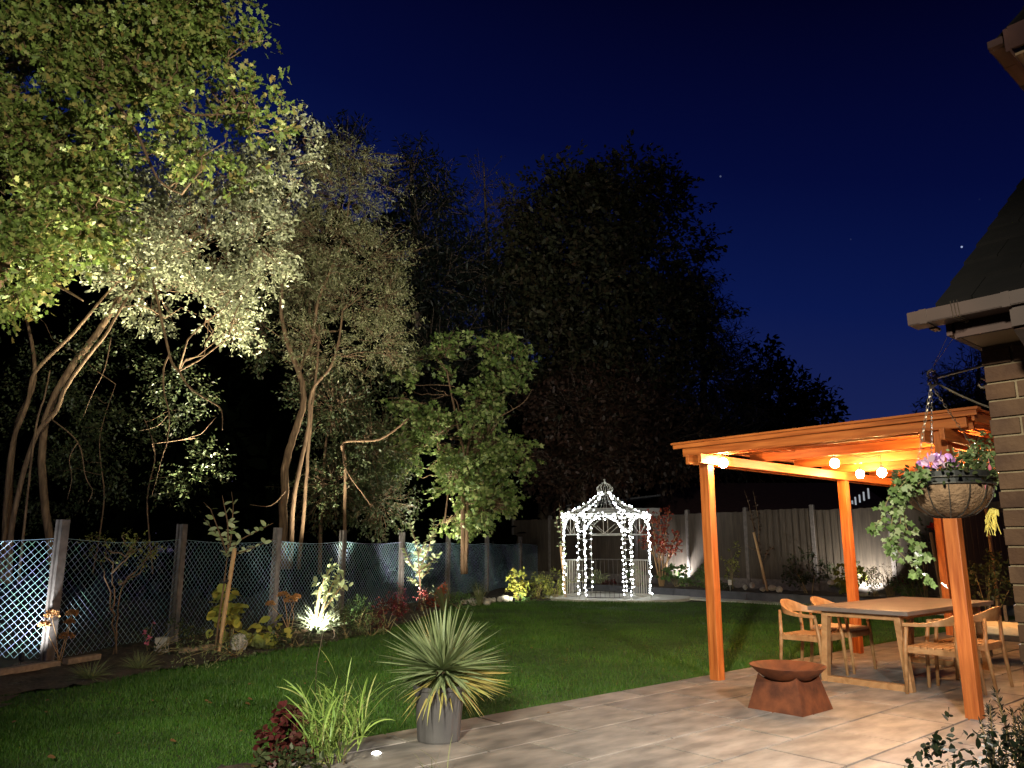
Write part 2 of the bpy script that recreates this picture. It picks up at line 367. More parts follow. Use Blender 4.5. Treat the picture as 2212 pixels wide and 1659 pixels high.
def tree(name, label, cat, trunks, bl, nsp, nl, size, tmpl, m, bark='bark', ln=.45, droop=.25, shell=.5, gap=-.25, f=1.0,
         group=None, limbs=3, twigs=True, lsize=.03, clump=None, flat=.5):
    """trunks: list of (points, r0, r1) in world space"""
    root = thing(name, label, cat, tuple(trunks[0][0][0]), group)
    mb = MB(); tp = []
    for pts, r0, r1 in trunks:
        k = len(pts); rr = [r0 + (r1 - r0) * i / (k - 1) for i in range(k)]
        # smooth subdivision of the hand-laid line
        sp, sr = [], []
        for i in range(k - 1):
            p0, p1, p2, p3 = (Vector(pts[max(i - 1, 0)]), Vector(pts[i]), Vector(pts[i + 1]), Vector(pts[min(i + 2, k - 1)]))
            for j in range(5):
                t = j / 5; q = .5 * (2 * p1 + (p2 - p0) * t + (2 * p0 - 5 * p1 + 4 * p2 - p3) * t * t + (3 * p1 - p0 - 3 * p2 + p3) * t ** 3)
                sp.append(q + Vector((random.gauss(0, 1), random.gauss(0, 1), 0)) * rr[i] * .12 * (1 if j else 0)); sr.append(rr[i] + (rr[i + 1] - rr[i]) * t)
        sp.append(Vector(pts[-1])); sr.append(rr[-1])
        mb.tube(sp, sr, 8); tp += sp[len(sp) // 3:]
    C, D = sample_blobs(bl, nsp // clump[0] if clump else nsp, shell, gap, f, seed=sum(map(ord, label)) % 7)
    if clump: C, D = clumped(C, D, *clump)
    if limbs:
        for c, r in bl:
            for _ in range(limbs):
                e = Vector(c) + Vector((random.uniform(-.6, .6) * r[0], random.uniform(-.6, .6) * r[1], random.uniform(-.6, .7) * r[2]))
                s = min(tp, key=lambda q: (q - e).length + max(0, q.z - e.z) * 1.5)
                L = (e - s).length
                mb.tube(wiggle(s, e, 5, .055), [lsize * (1.2 - .2 * i) * min(1, .4 + L / 4) + .003 for i in range(6)], 5)
    if twigs:
        step = max(1, len(C) // 900)
        for i in range(0, len(C), step):
            p = Vector(C[i]); d = Vector(D[i])
            q = Vector(bl[int(np.argmin([np.linalg.norm((C[i] - c) / r) for c, r in bl]))][0])
            b0 = p.lerp(q, min(.5, .8 / max((q - p).length, .01)))
            mb.tube([b0, (b0 + p) / 2 + Vector((random.gauss(0, .04), random.gauss(0, .04), random.gauss(0, .04))), p, p + d * ln], [size * .09, size * .07, size * .055, size * .02], 3, cap=False)
    mb.build('trunk', bark, root, smooth=True)
    leaves_mesh('crown', *sprays(C, D, ln, nl, size, droop, flat=flat), tmpl, m, root)
    return root
def px_pts(lst, y): return [aty(p[0], p[1], p[2] if len(p) > 2 else y) for p in lst]

# ================================================================ SETTING
g = MB(); g.add([(-150, -60, -.06), (150, -60, -.06), (150, 220, -.06), (-150, 220, -.06)], [(0, 1, 2, 3)])
tag(g.build('ground', 'ground'), kind='structure')
A = at(1550, 1470); C_ = at(2118, 1552)
EDGE0 = at(1300, 1500)                                   # a point on the patio / lawn edge
def pe(s, t, z=0.0):                                      # patio coordinates: s along the lawn edge, t toward the house
    p = EDGE0 + E1 * s + E2 * t; return Vector((p.x, p.y, z))
lawn_edge = [(-40, 1560), (0, 1500), (170, 1480), (330, 1450), (450, 1432), (560, 1410), (660, 1396), (760, 1375), (820, 1360), (860, 1350), (930, 1324), (985, 1310), (1040, 1302), (1100, 1297), (1175, 1296)]
LE = [at(u, v) for u, v in lawn_edge]
# lawn sheet: bounded by border, gazebo paving strip, patio edge and a bed at the near left
far = [at(u, 1299) for u in (1260, 1380, 1500, 1640, 1800)]
lawn_poly = LE + far + [pe(14, 0), pe(6, 0), pe(0, 0), pe(-2.95, 0), pe(-3.3, .2), Vector((-1.35, 5.3, 0)), Vector((-1.8, 5.25, 0)), Vector((-2.1, 4.2, 0)), Vector((-2.3, 2.0, 0)), Vector((-9, 2.0, 0)), Vector((-9, 7.5, 0))]
def sheet(poly, z, name, m):
    bm = bmesh.new(); vs = [bm.verts.new((p.x, p.y, z)) for p in poly]; f = bm.faces.new(vs)
    bmesh.ops.triangulate(bm, faces=[f]); bmesh.ops.recalc_face_normals(bm, faces=bm.faces[:])
    if bm.faces[0].normal.z < 0: bmesh.ops.reverse_faces(bm, faces=bm.faces[:])
    me = bpy.data.meshes.new(name); bm.to_mesh(me); bm.free(); return link(name, me, m)
tag(sheet(lawn_poly, -.022, 'lawn', 'turf'), kind='structure')
# grass blades
PX = np.array([p.x for p in lawn_poly]); PY = np.array([p.y for p in lawn_poly])
def inside(x, y):
    c = np.zeros(len(x), bool); j = len(PX) - 1
    for i in range(len(PX)):
        t = ((PY[i] > y) != (PY[j] > y)) & (x < (PX[j] - PX[i]) * (y - PY[i]) / (PY[j] - PY[i] + 1e-12) + PX[i]); c ^= t; j = i
    return c
gx, gy, gs = [], [], []
for y0, y1, dens, sz in ((3.6, 7, 5200, 1.0), (7, 10, 2900, 1.25), (10, 15, 1500, 1.6), (15, 24, 650, 2.3)):
    x0, x1 = -.72 * y1 - .4, .72 * y1
    n = int(dens * (x1 - x0) * (y1 - y0)); x = rng.uniform(x0, x1, n); y = rng.uniform(y0, y1, n)
    k = inside(x, y) & (np.abs(x) < .72 * y + .5); gx.append(x[k]); gy.append(y[k]); gs.append(np.full(k.sum(), sz))
gx = np.concatenate(gx); gy = np.concatenate(gy); gs = np.concatenate(gs); n = len(gx)
patch = .75 + .35 * np.sin(gx * 1.3 + 2 * np.sin(gy * .7)) * np.sin(gy * 1.1 + gx * .4)
D = norm(np.stack([rng.normal(scale=.38, size=n), rng.normal(scale=.38, size=n), np.ones(n)], 1))
S = (.036 + .02 * rng.random(n)) * patch.clip(.6, 1.2) * (1 + .25 * (gs - 1))
tmpl = [(-.075, 0, 0), (.075, 0, 0), (.0, 1, .18)]
P = np.stack([gx, gy, np.full(n, -.022)], 1)
gn = norm(np.stack([rng.normal(scale=.6, size=n), -np.ones(n), np.full(n, .3)], 1))
tag(leaves_mesh('lawn_grass', P, D, gn, S, tmpl, 'grass'), 'short mown green lawn grass between the border and the patio', 'grass', kind='stuff')
# bed soil along the left fence and at the back
fence_px = [(-160, 1500), (-30, 1465), (118, 1425), (375, 1385), (597, 1350)]
FL0 = at(118, 1425); FL1 = at(597, 1350); FD = (FL1 - FL0).normalized()
def fl(u):                                                # point on the chain link fence line seen at column u
    r = ray(u, 1180); r = r.x / r.y; s = (r * FL0.y - FL0.x) / (FD.x - r * FD.y); return FL0 + FD * s
bed = LE + [at(1200, 1290), at(1215, 1283)] + [fl(u) - Vector((FD.y, -FD.x, 0)) * .3 for u in (1230, 1188, 1052, 868, 598, 130, -60)]
def bumpy(poly, z, name, m, amp, step):
    xs = [p.x for p in poly]; ys = [p.y for p in poly]; bm = bmesh.new(); grid = {}
    x0, y0 = min(xs), min(ys); nx = int((max(xs) - x0) / step) + 2; ny = int((max(ys) - y0) / step) + 2
    X, Y = np.meshgrid(x0 + np.arange(nx) * step, y0 + np.arange(ny) * step, indexing='ij')
    px_, py_ = np.array(xs), np.array(ys); c = np.zeros(X.shape, bool); j = len(px_) - 1
    for i in range(len(px_)):
        c ^= ((py_[i] > Y) != (py_[j] > Y)) & (X < (px_[j] - px_[i]) * (Y - py_[i]) / (py_[j] - py_[i] + 1e-12) + px_[i]); j = i
    for i in range(nx - 1):
        for j in range(ny - 1):
            if c[i, j]:
                q = []
                for a, b in ((i, j), (i + 1, j), (i + 1, j + 1), (i, j + 1)):
                    if (a, b) not in grid: grid[(a, b)] = bm.verts.new((X[a, b], Y[a, b], z + random.random() * amp))
                    q.append(grid[(a, b)])
                bm.faces.new(q)
    me = bpy.data.meshes.new(name); bm.to_mesh(me); bm.free(); return link(name, me, m, smooth=True)
tag(bumpy(bed, -.03, 'border_soil', 'soil', .05, .16), kind='structure')
tag(bumpy([Vector((-1.0, 5.35, 0)), Vector((-1.9, 5.4, 0)), Vector((-2.3, 4.0, 0)), Vector((-1.2, 3.2, 0)), Vector((-.6, 4.6, 0))], -.03, 'near_bed_soil', 'soil', .05, .08), kind='structure')
# patio: grout sheet and slabs laid in courses along the lawn edge
gr = MB(); q = [pe(-3.4, .02), pe(14, .02), pe(14, 8.5), pe(-3.4, 8.5)]
gr.add([(p.x, p.y, -.012) for p in q], [(3, 2, 1, 0)] if False else [(0, 1, 2, 3)]); tag(gr.build('patio_joints', 'grout'), kind='structure')
sl = MB(); widths = [.33] + [.6, .6] * 7; t = .03; row = 0
for wd in widths:
    s = -3.35 - (0, .62, .25, .5)[row % 4]
    while s < 13.5:
        L = .9; a, b = max(s, -3.35), s + L - .020
        if b - a > .05:
            c = pe((a + b) / 2, t + wd / 2 - .010, -.003 + random.uniform(-.0012, .0012)); sl.obox(c, E1 * ((b - a) / 2), E2 * ((wd - .020) / 2), Z * .012)
        s += L
    t += wd; row += 1
tag(sl.build('patio', 'slab', bevel=.003), kind='structure')
# pale paving disc under the gazebo and the path strip running right from it
GZ = Vector((2.66, 22.2, 0))
dp = MB(); N_ = 64; rim = []
for k in range(N_):
    a = 2 * math.pi * k / N_; rim.append(Vector((GZ.x + .3 + 2.05 * math.cos(a), GZ.y + .25 + 1.75 * math.sin(a), 0)))
dp.add([(p.x, p.y, .02) for p in rim] + [(p.x, p.y, -.05) for p in rim], [tuple(range(N_))] + [(k + N_, (k + 1) % N_ + N_, (k + 1) % N_, k) for k in range(N_)])
tag(dp.build('gazebo_paving', 'pave'), kind='structure')
BF0 = Vector((5.6, 24.9, 0))                                # back fence: first post, runs along E2
def bf(s, off=0.0, z=0.0):
    p = BF0 + E2 * s - E1 * off; return Vector((p.x, p.y, z))
ps = MB(); ps.obox((bf(3.2, 2.3, -.012)), E2 * 5.6, E1 * .34, Z * .018); tag(ps.build('back_path', 'pave'), kind='structure')
tag(bumpy([bf(-4.5, 1.9), bf(9.5, 1.9), bf(9.5, -.3), bf(-4.5, -.3)], .17, 'back_bed_soil', 'soil', .06, .2), kind='structure')
e_ = MB(); e_.obox(bf(2.5, 1.92, .10), E2 * 7.0, E1 * .02, Z * .11)
for s in np.arange(-4, 9.6, 1.2): e_.obox(bf(s, 1.95, .06), E2 * .025, E1 * .012, Z * .10)
tag(e_.build('bed_edging', 'slate', bevel=.004), 'low charcoal retaining board in front of the back flower bed', 'edging')
# timber edging pieces in the left border
for i, (u0, v0, u1, v1, h, lb) in enumerate(((-20, 1462, 125, 1440, .07, 'old timber edging board by the fence spotlight'), (140, 1436, 212, 1424, .07, 'short brown timber edging piece by the dried hydrangea'),
        (390, 1412, 458, 1402, .07, 'weathered timber edging length at the foot of the staked sapling'), (555, 1380, 660, 1366, .08, 'timber edging length below the tall pale fence post'))):
    p, q = at(u0, v0), at(u1, v1); d = (q - p); L = d.length; d.normalize(); b = MB(); b.obox((p + q) / 2 + Z * (h / 2), d * (L / 2), Vector((-d.y, d.x, 0)) * .05, Z * (h / 2))
    tag(b.build('edging_board', 'timber', bevel=.008), lb, 'edging board', 'timber edging boards in the left border')

# ================================================================ CHAIN LINK FENCE
cf = thing('chain_link_fence', 'wire mesh boundary fence on grooved concrete posts along the left border', 'fence', tuple(fl(130)))
post_u = [-170, 130, 390, 598, 740, 868, 968, 1052, 1124, 1188, 1235]
FN = Vector((FD.y, -FD.x, 0))                               # toward the garden
pp = [fl(u) for u in post_u]; pp[0] = pp[1] + Vector((-2.7, -.12, 0))
post_u = post_u; 
for i, p in enumerate(pp):
    b = MB(); hgt = 1.74
    prof = [(-.06, -.055), (.06, -.055), (.06, -.02), (.03, -.02), (.03, .02), (.06, .02), (.06, .055), (-.06, .055), (-.06, .02), (-.03, .02), (-.03, -.02), (-.06, -.02)]
    # H section: grooves face the panels
    vs = [p + FD * a + FN * c for a, c in prof]; n = len(vs)
    b.add([(v.x, v.y, -.05) for v in vs] + [(v.x, v.y, hgt) for v in vs], [(k, (k + 1) % n, (k + 1) % n + n, k + n) for k in range(n)] + [(n + 0, n + 1, n + 2, n + 3, n + 4, n + 5, n + 6, n + 7, n + 8, n + 9, n + 10, n + 11)])
    b.build('post', 'conc', cf)
rw = .0028
for i in range(len(pp) - 1):
    a, c = pp[i], pp[i + 1]; L = (c - a).length - .06; H0, H1 = .04, 1.50; h = H1 - H0
    PD = (c - a).normalized(); PN = Vector((PD.y, -PD.x, 0)); a = a + PD * .03; b = MB(); st = .098; k0 = -int(h / st) - 1; r = rw if i < 3 else rw * 1.3
    for k in range(k0, int(L / st) + 1):
        x = k * st
        for sgn in (1, -1):
            # a wire going up to the right (sgn 1) or the left (-1), clipped to the panel, waved like woven mesh
            xs = x if sgn == 1 else x + h
            t0 = 0.0; t1 = h
            if sgn == 1: t0 = max(0, -xs); t1 = min(h, L - xs)
            else: t0 = max(0, xs - L); t1 = min(h, xs)
            if t1 - t0 < .05: continue
            pts = []; m_ = max(2, int((t1 - t0) / st * 2)) if i < 2 else max(2, int((t1 - t0) / .4))
            for j in range(m_ + 1):
                t = t0 + (t1 - t0) * j / m_; xx = xs + sgn * t
                sag = .05 * math.sin(math.pi * xx / L) * (t / h) + .02 * math.sin(3 * xx + i)
                pts.append(a + PD * xx + PN * (sgn * .004 + .03 * math.sin(xx * 2.1 + i * 1.3)) + Z * (H0 + t - sag))
            b.tube(pts, r, 3, cap=False)
    tp = [a + PD * (L * j / 8) + Z * (H1 - .05 * math.sin(math.pi * j / 8) + .003) for j in range(9)]; b.tube(tp, r * 1.4, 4)
    b.build('mesh_panel', 'wire', cf)

# ================================================================ BACK BOARD FENCE
bfence = thing('board_fence', 'weathered closeboard timber fence with concrete posts along the back of the garden', 'fence', tuple(bf(0)))
BAY = 2.11
for k in range(-4, 6):
    s = k * BAY; b = MB()
    b.obox(bf(s, 0, 1.27), E2 * .055, E1 * .06, Z * 1.27)
    b.add([bf(s - .055, .06, 2.54), bf(s + .055, .06, 2.54), bf(s + .055, -.06, 2.54), bf(s - .055, -.06, 2.54), bf(s, 0, 2.57)], [(0, 1, 4), (1, 2, 4), (2, 3, 4), (3, 0, 4)])
    b.build('post', 'conc', bfence, bevel=.006)
    if k == 5: continue
    b = MB(); b.obox(bf(s + BAY / 2, 0, .33), E2 * (BAY / 2 - .056), E1 * .025, Z * .15); b.build('gravel_board', 'conc', bfence)
    b = MB(); nb = 20; wb = (BAY - .115) / nb; tp_ = 2.42 + .03 * math.sin(k * 2.3)
    for j in range(nb):
        c = s + .0575 + wb * (j + .5); a0 = .030 + .010 * (j % 2)
        jit = random.uniform(-.012, .012); zt = tp_ + jit; sk = random.uniform(-.004, .004)
        vs = [bf(c - wb * .60, a0 + .012, .48), bf(c + wb * .55, a0 + .002, .48), bf(c + wb * .55 + sk, a0 + .002, zt), bf(c - wb * .60 + sk, a0 + .012, zt)]
        vb = [v + E1 * (.022 if q in (0, 3) else .008) for q, v in enumerate(vs)]
        b.add(vs + vb, [(0, 1, 2, 3), (7, 6, 5, 4), (0, 3, 7, 4), (1, 5, 6, 2), (3, 2, 6, 7), (0, 4, 5, 1)])
    b.build('board_panel', 'board', bfence)
    b = MB()
    for z_ in (.75, 1.5, 2.2): b.obox(bf(s + BAY / 2, -.03, z_), E2 * (BAY / 2 - .06), E1 * .025, Z * .045)
    b.build('rail', 'board', bfence)
# side fence to the right behind the pergola
sf = thing('dark_side_fence', 'dark timber side fence in the shade right of the pergola', 'fence', tuple(bf(9.4)))
S0 = bf(9.6, .9); SDir = -E1
for k in range(2):
    b = MB(); base = S0 + SDir * (2.4 * k)
    for j in range(16):
        c = base + SDir * (.15 * j + .07); b.obox(c + Z * 1.2, SDir * .073, E2 * (.010 + .004 * (j % 2)), Z * (.95 + random.uniform(-.01, .01)))
    b.build('board_panel', 'board', sf); b = MB(); b.obox(base + Z * 1.15, SDir * .05, E2 * .05, Z * 1.2); b.build('post', 'stake', sf)

# ================================================================ HOUSE
K = Vector((2.02, 3.2, 0))                                  # the wall corner
house = thing('brick_house', 'brown brick house corner with square gutter and tiled roof at the right edge', 'house', tuple(K))
def kp(s, t, z): p = K + E1 * s + E2 * t; return Vector((p.x, p.y, z))   # s into the house (away), t along the front wall toward the camera
# backing wall of mortar, bricks proud of it
b = MB(); b.obox(kp(2.6, 3.0, 1.11), E1 * 2.6, E2 * 3.0, Z * 1.15); b.build('wall_core', 'mortar', house)
b = MB(); CH = .075; z = -.02; row = 0
while z < 2.17:
    t = -.0 - (0 if row % 2 == 0 else .1125)
    while t < 6.0:
        a, e = max(t, -.006), t + .215
        if e > a + .02: b.obox(kp(-.003 + random.uniform(-.0015, .0015), (a + e) / 2, z + .0325), E2 * ((e - a) / 2), E1 * .008, Z * .0325)
        t += .225
    s = (0.0 if row % 2 else .1125) + .008
    while s < 5.0:
        b.obox(kp(s + .1075, -.003, z + .0325), E1 * .1075, E2 * .007, Z * .0325); s += .225
    z += CH; row += 1
b.build('wall', 'brick', house, bevel=.002)
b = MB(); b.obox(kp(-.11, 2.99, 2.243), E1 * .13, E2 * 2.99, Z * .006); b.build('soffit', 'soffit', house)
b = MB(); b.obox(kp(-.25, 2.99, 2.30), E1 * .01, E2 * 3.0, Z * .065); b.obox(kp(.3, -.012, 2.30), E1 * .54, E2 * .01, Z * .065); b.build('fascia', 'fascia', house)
# square section gutter
def gutter(org, along, out, L, name='gutter', d=.046, hh=.026):
    g_ = MB(); c = org + along * (L / 2)
    g_.obox(c - Z * hh, along * (L / 2), out * d, Z * .003)
    g_.obox(c + out * d, along * (L / 2), out * .003, Z * hh); g_.obox(c - out * d, along * (L / 2), out * .003, Z * hh)
    g_.obox(org, along * .003, out * d, Z * hh)
    o = g_.build(name, 'gutter', house)
    for s in (0.06, .36, .72, 1.5, 2.4, 3.5):
        if s < L:
            j_ = MB(); j_.obox(org + along * s + out * (d + .004) - Z * .002, along * .014, out * .002, Z * (hh + .004)); j_.obox(org + along * s - Z * (hh + .005), along * .014, out * (d + .004), Z * .002)
            j_.obox(org + along * s - Z * (hh + .007) - out * (d + .02), along * .012, out * .03, Z * .006); j_.build('gutter_bracket', 'gutter', o)
    return o
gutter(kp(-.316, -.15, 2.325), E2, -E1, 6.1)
# downpipe offset and pipe
b = MB(); b.obox(kp(-.316, .24, 2.258), E2 * .028, E1 * .028, Z * .040)
b.tube([kp(-.316, .24, 2.225), kp(-.05, .27, 2.03)], .034, 4); b.obox(kp(-.05, .27, 1.0), E2 * .030, E1 * .032, Z * 1.0)
for z_ in (.5, 1.4, 1.9): b.obox(kp(-.046, .27, z_), E2 * .040, E1 * .036, Z * .02)
b.build('downpipe', 'gutter', house)
# lean-to roof rising away from the front eave
b = MB(); slope = .70; s = -.30; rowi = 0
while s < 2.3:
    z0 = 2.385 + (s + .30) * slope; wv = .0
    for j in range(24):
        t0 = -.06 + j * .27 + (.13 if rowi % 2 else 0) - .13
        t0c = max(t0, -.06); t1 = t0 + .265
        if t1 - t0c < .03: continue
        vs = [kp(s, t0c, z0), kp(s, t1, z0), kp(s + .30, t1, z0 + .30 * slope - .02), kp(s + .30, t0c, z0 + .30 * slope - .02)]
        vd = [v - Z * .016 for v in vs]
        b.add(vs + vd, [(0, 1, 2, 3), (4, 7, 6, 5), (0, 4, 5, 1), (0, 3, 7, 4), (1, 5, 6, 2), (3, 2, 6, 7)])
    s += .20; rowi += 1
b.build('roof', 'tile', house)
b = MB(); tri = [kp(-.26, -.045, 2.375), kp(2.30, -.045, 2.375 + 2.56 * slope), kp(2.30, -.045, 2.25), kp(-.26, -.045, 2.25)]
b.add(tri + [v + E2 * .022 for v in tri], [(0, 1, 2, 3), (7, 6, 5, 4), (0, 4, 5, 1), (3, 7, 4, 0), (2, 6, 7, 3)]); b.build('bargeboard', 'fascia', house)
# main two-storey wall behind, its eave and gutter
b = MB(); b.obox(kp(5.2, 3.05, 2.45), E1 * 2.9, E2 * 3.0, Z * 2.48); b.build('upper_wall', 'brick', house)
b = MB(); b.obox(kp(5.2, -.11, 4.87), E1 * 2.85, E2 * .15, Z * .01); b.build('soffit', 'soffit', house)
b = MB(); b.obox(kp(5.1, -.265, 4.93), E1 * 2.88, E2 * .012, Z * .09); b.obox(kp(2.28, .6, 4.97), E1 * .012, E2 * .86, Z * .09); b.build('fascia', 'fascia', house)
gutter(kp(2.22, -.335, 4.95), E1, -E2, 5.9)
b = MB()
for i in range(14):
    t0 = -.36 + .2 * i; z0 = 5.03 + .2 * i * .8
    v4 = [kp(2.32, t0, z0), kp(8.3, t0, z0), kp(8.3, t0 + .26, z0 + .19), kp(2.32, t0 + .26, z0 + .19)]
    b.add(v4 + [v - Z * .02 for v in v4], [(3, 2, 1, 0), (4, 5, 6, 7), (0, 1, 5, 4), (0, 4, 7, 3)])
b.build('roof', 'tile', house)

# ================================================================ PERGOLA
A0 = Vector((A.x, A.y, 0)); C0 = Vector((C_.x, C_.y, 0))
u2 = (C0 - A0); WD = 2.50; LB = 3.22
def pg(s, t, z):                                           # s along E1 from the front row, t along E2 from the left row
    p = A0 + E1 * s + E2 * t; return Vector((p.x, p.y, z))
perg = thing('timber_pergola', 'orange stained timber pergola with a slatted roof over the dining table', 'pergola', tuple(A0))
for s in (0, LB, 2 * LB):
    for t in (0, WD):
        b = MB(); b.obox(pg(s, t, 1.2), E1 * .0575, E2 * .0575, Z * 1.205); b.build('post', 'pergola', perg, bevel=.006)
# twin beams along the long sides clasp the posts; cross beams and rafters lie on them
for t in (0, WD):
    for o in (-.0815, .0815):
        b = MB(); b.obox(pg(LB, t + o, 2.352), E1 * (LB + .24), E2 * .022, Z * .053); b.build('beam', 'pergola1', perg, bevel=.004)
for s in (0, LB, 2 * LB):
    for o in (-.0815, .0815):
        b = MB(); b.obox(pg(s + o, WD / 2, 2.457), E2 * (WD / 2 + .24), E1 * .022, Z * .050); b.build('cross_beam', 'pergola2', perg, bevel=.004)
for k in range(5):
    for s in (LB * (k % 2 + .5) + (k // 2 - .5) * 1.05,) if k < 4 else ():
        b = MB(); b.obox(pg(s, WD / 2, 2.457), E2 * (WD / 2 + .10), E1 * .022, Z * .050); b.build('rafter', 'pergola2', perg, bevel=.004)
for k in range(30):                                        # slats running the length of the roof
    t = -.24 + k * (WD + .48) / 29
    b = MB(); b.obox(pg(LB, t, 2.524), E1 * (LB + .10), E2 * .028, Z * .016); b.build('slat', 'pergola1', perg)
b = MB(); b.obox(pg(-.135, WD / 2, 2.52), E2 * (WD / 2 + .34), E1 * .012, Z * .022); b.build('fascia_board', 'pergola2', perg, bevel=.003)
b = MB(); b.obox(pg(LB, WD + .30, 2.50), E1 * (LB + .12), E2 * .012, Z * .045); b.build('fascia_board', 'pergola1', perg, bevel=.003)
b = MB(); b.obox(pg(-.12, WD / 2, 2.556), E2 * (WD / 2 + .36), E1 * .045, Z * .012); b.build('top_board', 'pergola2', perg, bevel=.003)
b = MB(); b.obox(pg(LB + .02, WD + .29, 2.555), E1 * (LB + .08), E2 * .045, Z * .010); b.build('top_board', 'pergola1', perg, bevel=.003)
# festoon string with bulbs
bulbs = [((.30, .20), 2.02), ((1.55, .16), 2.02), ((2.65, .13), 2.03), ((3.1, .95), 2.04), ((4.6, .3), 2.05), ((.55, 2.28), 2.03), ((2.6, 2.3), 2.03)]
targets = [(1562, 1000), (1803, 1001), (1858, 1024), (1905, 1021)]
fs = thing('festoon_lights', 'string of warm glowing bulbs hung under the pergola roof', 'string lights', tuple(pg(0, .1, 2.15)))
def on_line(u, s=None, t=None):
    r = ray(u, 1010); r = r.x / r.y
    if t is not None:
        base = pg(0, t, 0); dd = E1
    else:
        base = pg(s, 0, 0); dd = E2
    q = (r * base.y - base.x) / (dd.x - r * dd.y); return base + dd * q
bp = []
for (u, v), (s, t) in zip(targets, ((None, .17), (1.62, None), (2.9, None), (2.0, None))):
    p = on_line(u, s, t); p = aty(u, v, p.y); bp.append(p)
bp += [pg(.75, 2.22, 2.26), pg(2.45, 2.2, 2.26), pg(4.4, 1.2, 2.26)]
cable = MB(); order = [bp[0], bp[1], bp[3], bp[2], bp[6], bp[5], bp[4]]
for i in range(len(order) - 1):
    a, c = order[i] + Z * .11, order[i + 1] + Z * .11
    cable.tube([a.lerp(c, j / 8) + Z * (.10 if j in (0, 8) else .10 - .16 * math.sin(math.pi * j / 8) * .5) for j in range(9)], .004, 4)
for p in bp: cable.tube([p + Z * .21, p + Z * .06], .004, 4)
cable.build('cable', 'black', fs)
for p in bp:
    b = MB(); b.ball(p, .052, 24, 14, 1.05); o = b.build('bulb', 'festoon', fs, smooth=True)
    b = MB(); b.lathe(p, [(.001, .09), (.018, .09), (.018, .044), (.001, .044)], 10); b.build('bulb_holder', 'black', o)

# ================================================================ DINING TABLE AND CHAIRS
TS = Vector((3.54, 8.23, 0))
def tb(s, t, z): p = TS + E1 * s + E2 * t; return Vector((p.x, p.y, z))
tab = thing('dining_table', 'outdoor dining table with a flat grey top on two teak loop frames', 'table', tuple(tb(1.2, 0, 0)))
b = MB(); b.obox(tb(1.18, 0, .752), E1 * 1.20, E2 * .52, Z * .022); b.build('tabletop', 'grey', tab, bevel=.004)
b = MB()
for t in (-.33, .33): b.obox(tb(1.18, t, .700), E1 * 1.05, E2 * .018, Z * .028)
b.build('apron', 'teak', tab, bevel=.003)
for s in (.10, 2.22):
    b = MB()
    for sg in (-1, 1):
        top, bot = tb(s, sg * .375, .725), tb(s, sg * .435, .0)
        d = (top - bot).normalized(); sdv = d.cross(E1).normalized()
        b.obox((top + bot) / 2, E1 * .045, sdv * .032, d * ((top - bot).length / 2))
    b.obox(tb(s, 0, .035), E2 * .40, E1 * .044, Z * .034); b.obox(tb(s, 0, .700), E2 * .345, E1 * .044, Z * .026)
    b.build('leg_frame', 'teak', tab, bevel=.005)
def make_chair(label, cushion=False, group='teak armchairs around the dining table'):
    t = thing('dining_chair', label, 'chair', (0, 0, 0), group)
    # faces +x; seat centre at the origin
    b = MB(); b.obox((0, 0, .425), Vector((.235, 0, 0)), Vector((0, .03, 0)), Z * .0)  if False else None
    fr = MB()
    for y in (-.235, .235): fr.obox((0, y, .415), Vector((.235, 0, 0)), Vector((0, .016, 0)), Z * .026)
    for x in (-.215, .225): fr.obox((x, 0, .415), Vector((.016, 0, 0)), Vector((0, .22, 0)), Z * .026)
    fr.build('seat_frame', 'teak', t, bevel=.004)
    st_ = MB()
    for k in range(7): st_.obox((-.20 + .066 * k, 0, .446), Vector((.026, 0, 0)), Vector((0, .24, 0)), Z * .007)
    st_.build('seat', 'teak', t, bevel=.003)
    for sx_, sy in ((1, 1), (1, -1)):
        l = MB(); l.tube([(.255, sy * .262, 0), (.235, sy * .255, .42), (.20, sy * .262, .655)], [.016, .021, .017], 10); l.build('leg', 'teak', t, smooth=True)
    for sy in (1, -1):
        l = MB(); l.tube([(-.27, sy * .225, 0), (-.225, sy * .235, .42), (-.235, sy * .215, .70)], [.016, .021, .017], 10); l.build('leg', 'teak', t, smooth=True)
    # curved back and arm rail: a band that is tall at the back and thin at the arms
    n = 26; vs = []
    for i in range(n + 1):
        a = math.pi * (-1 + 2 * i / n) * .5; c = math.cos(a)        # c=1 at the back
        if True:
            x = .22 - .50 * max(0, c) ** .62; y = .285 * math.sin(a) if abs(math.sin(a)) < .999 else .285 * math.sin(a)
        hz = .017 + .052 * c ** 2.2; zc = .655 + .085 * c ** 1.6; th_ = .022 - .008 * c ** 2; lean = .018 * c ** 2
        nx, ny = -c, math.sin(a)
        for dz, dn in ((-hz, -th_), (-hz, th_), (hz, th_), (hz, -th_)):
            vs.append((x + nx * (dn + (lean if dz > 0 else -lean)), y + ny * dn, zc + dz))
    fs_ = [(i * 4 + k, i * 4 + (k + 1) % 4, i * 4 + (k + 1) % 4 + 4, i * 4 + k + 4) for i in range(n) for k in range(4)] + [(3, 2, 1, 0), (n * 4, n * 4 + 1, n * 4 + 2, n * 4 + 3)]
    m_ = MB(); m_.add(vs, fs_); m_.build('backrest', 'teak', t, smooth=False, bevel=.006)
    if cushion:
        cu = MB(); cs = []
        for k in range(6):
            a0 = -.235 + .079 * k
            cu.obox((a0 + .038, 0, .474), Vector((.036, 0, 0)), Vector((0, .225, 0)), Z * .019)
        cu.build('cushion', 'cushion', t, bevel=.014) if False else cu.build('cushion', 'cush', t, bevel=.014)
    return t
aL = math.atan2(E2.y, E2.x); aR = aL + math.pi
def place(t, p, ang): t.location = p; t.rotation_euler = (0, 0, ang)
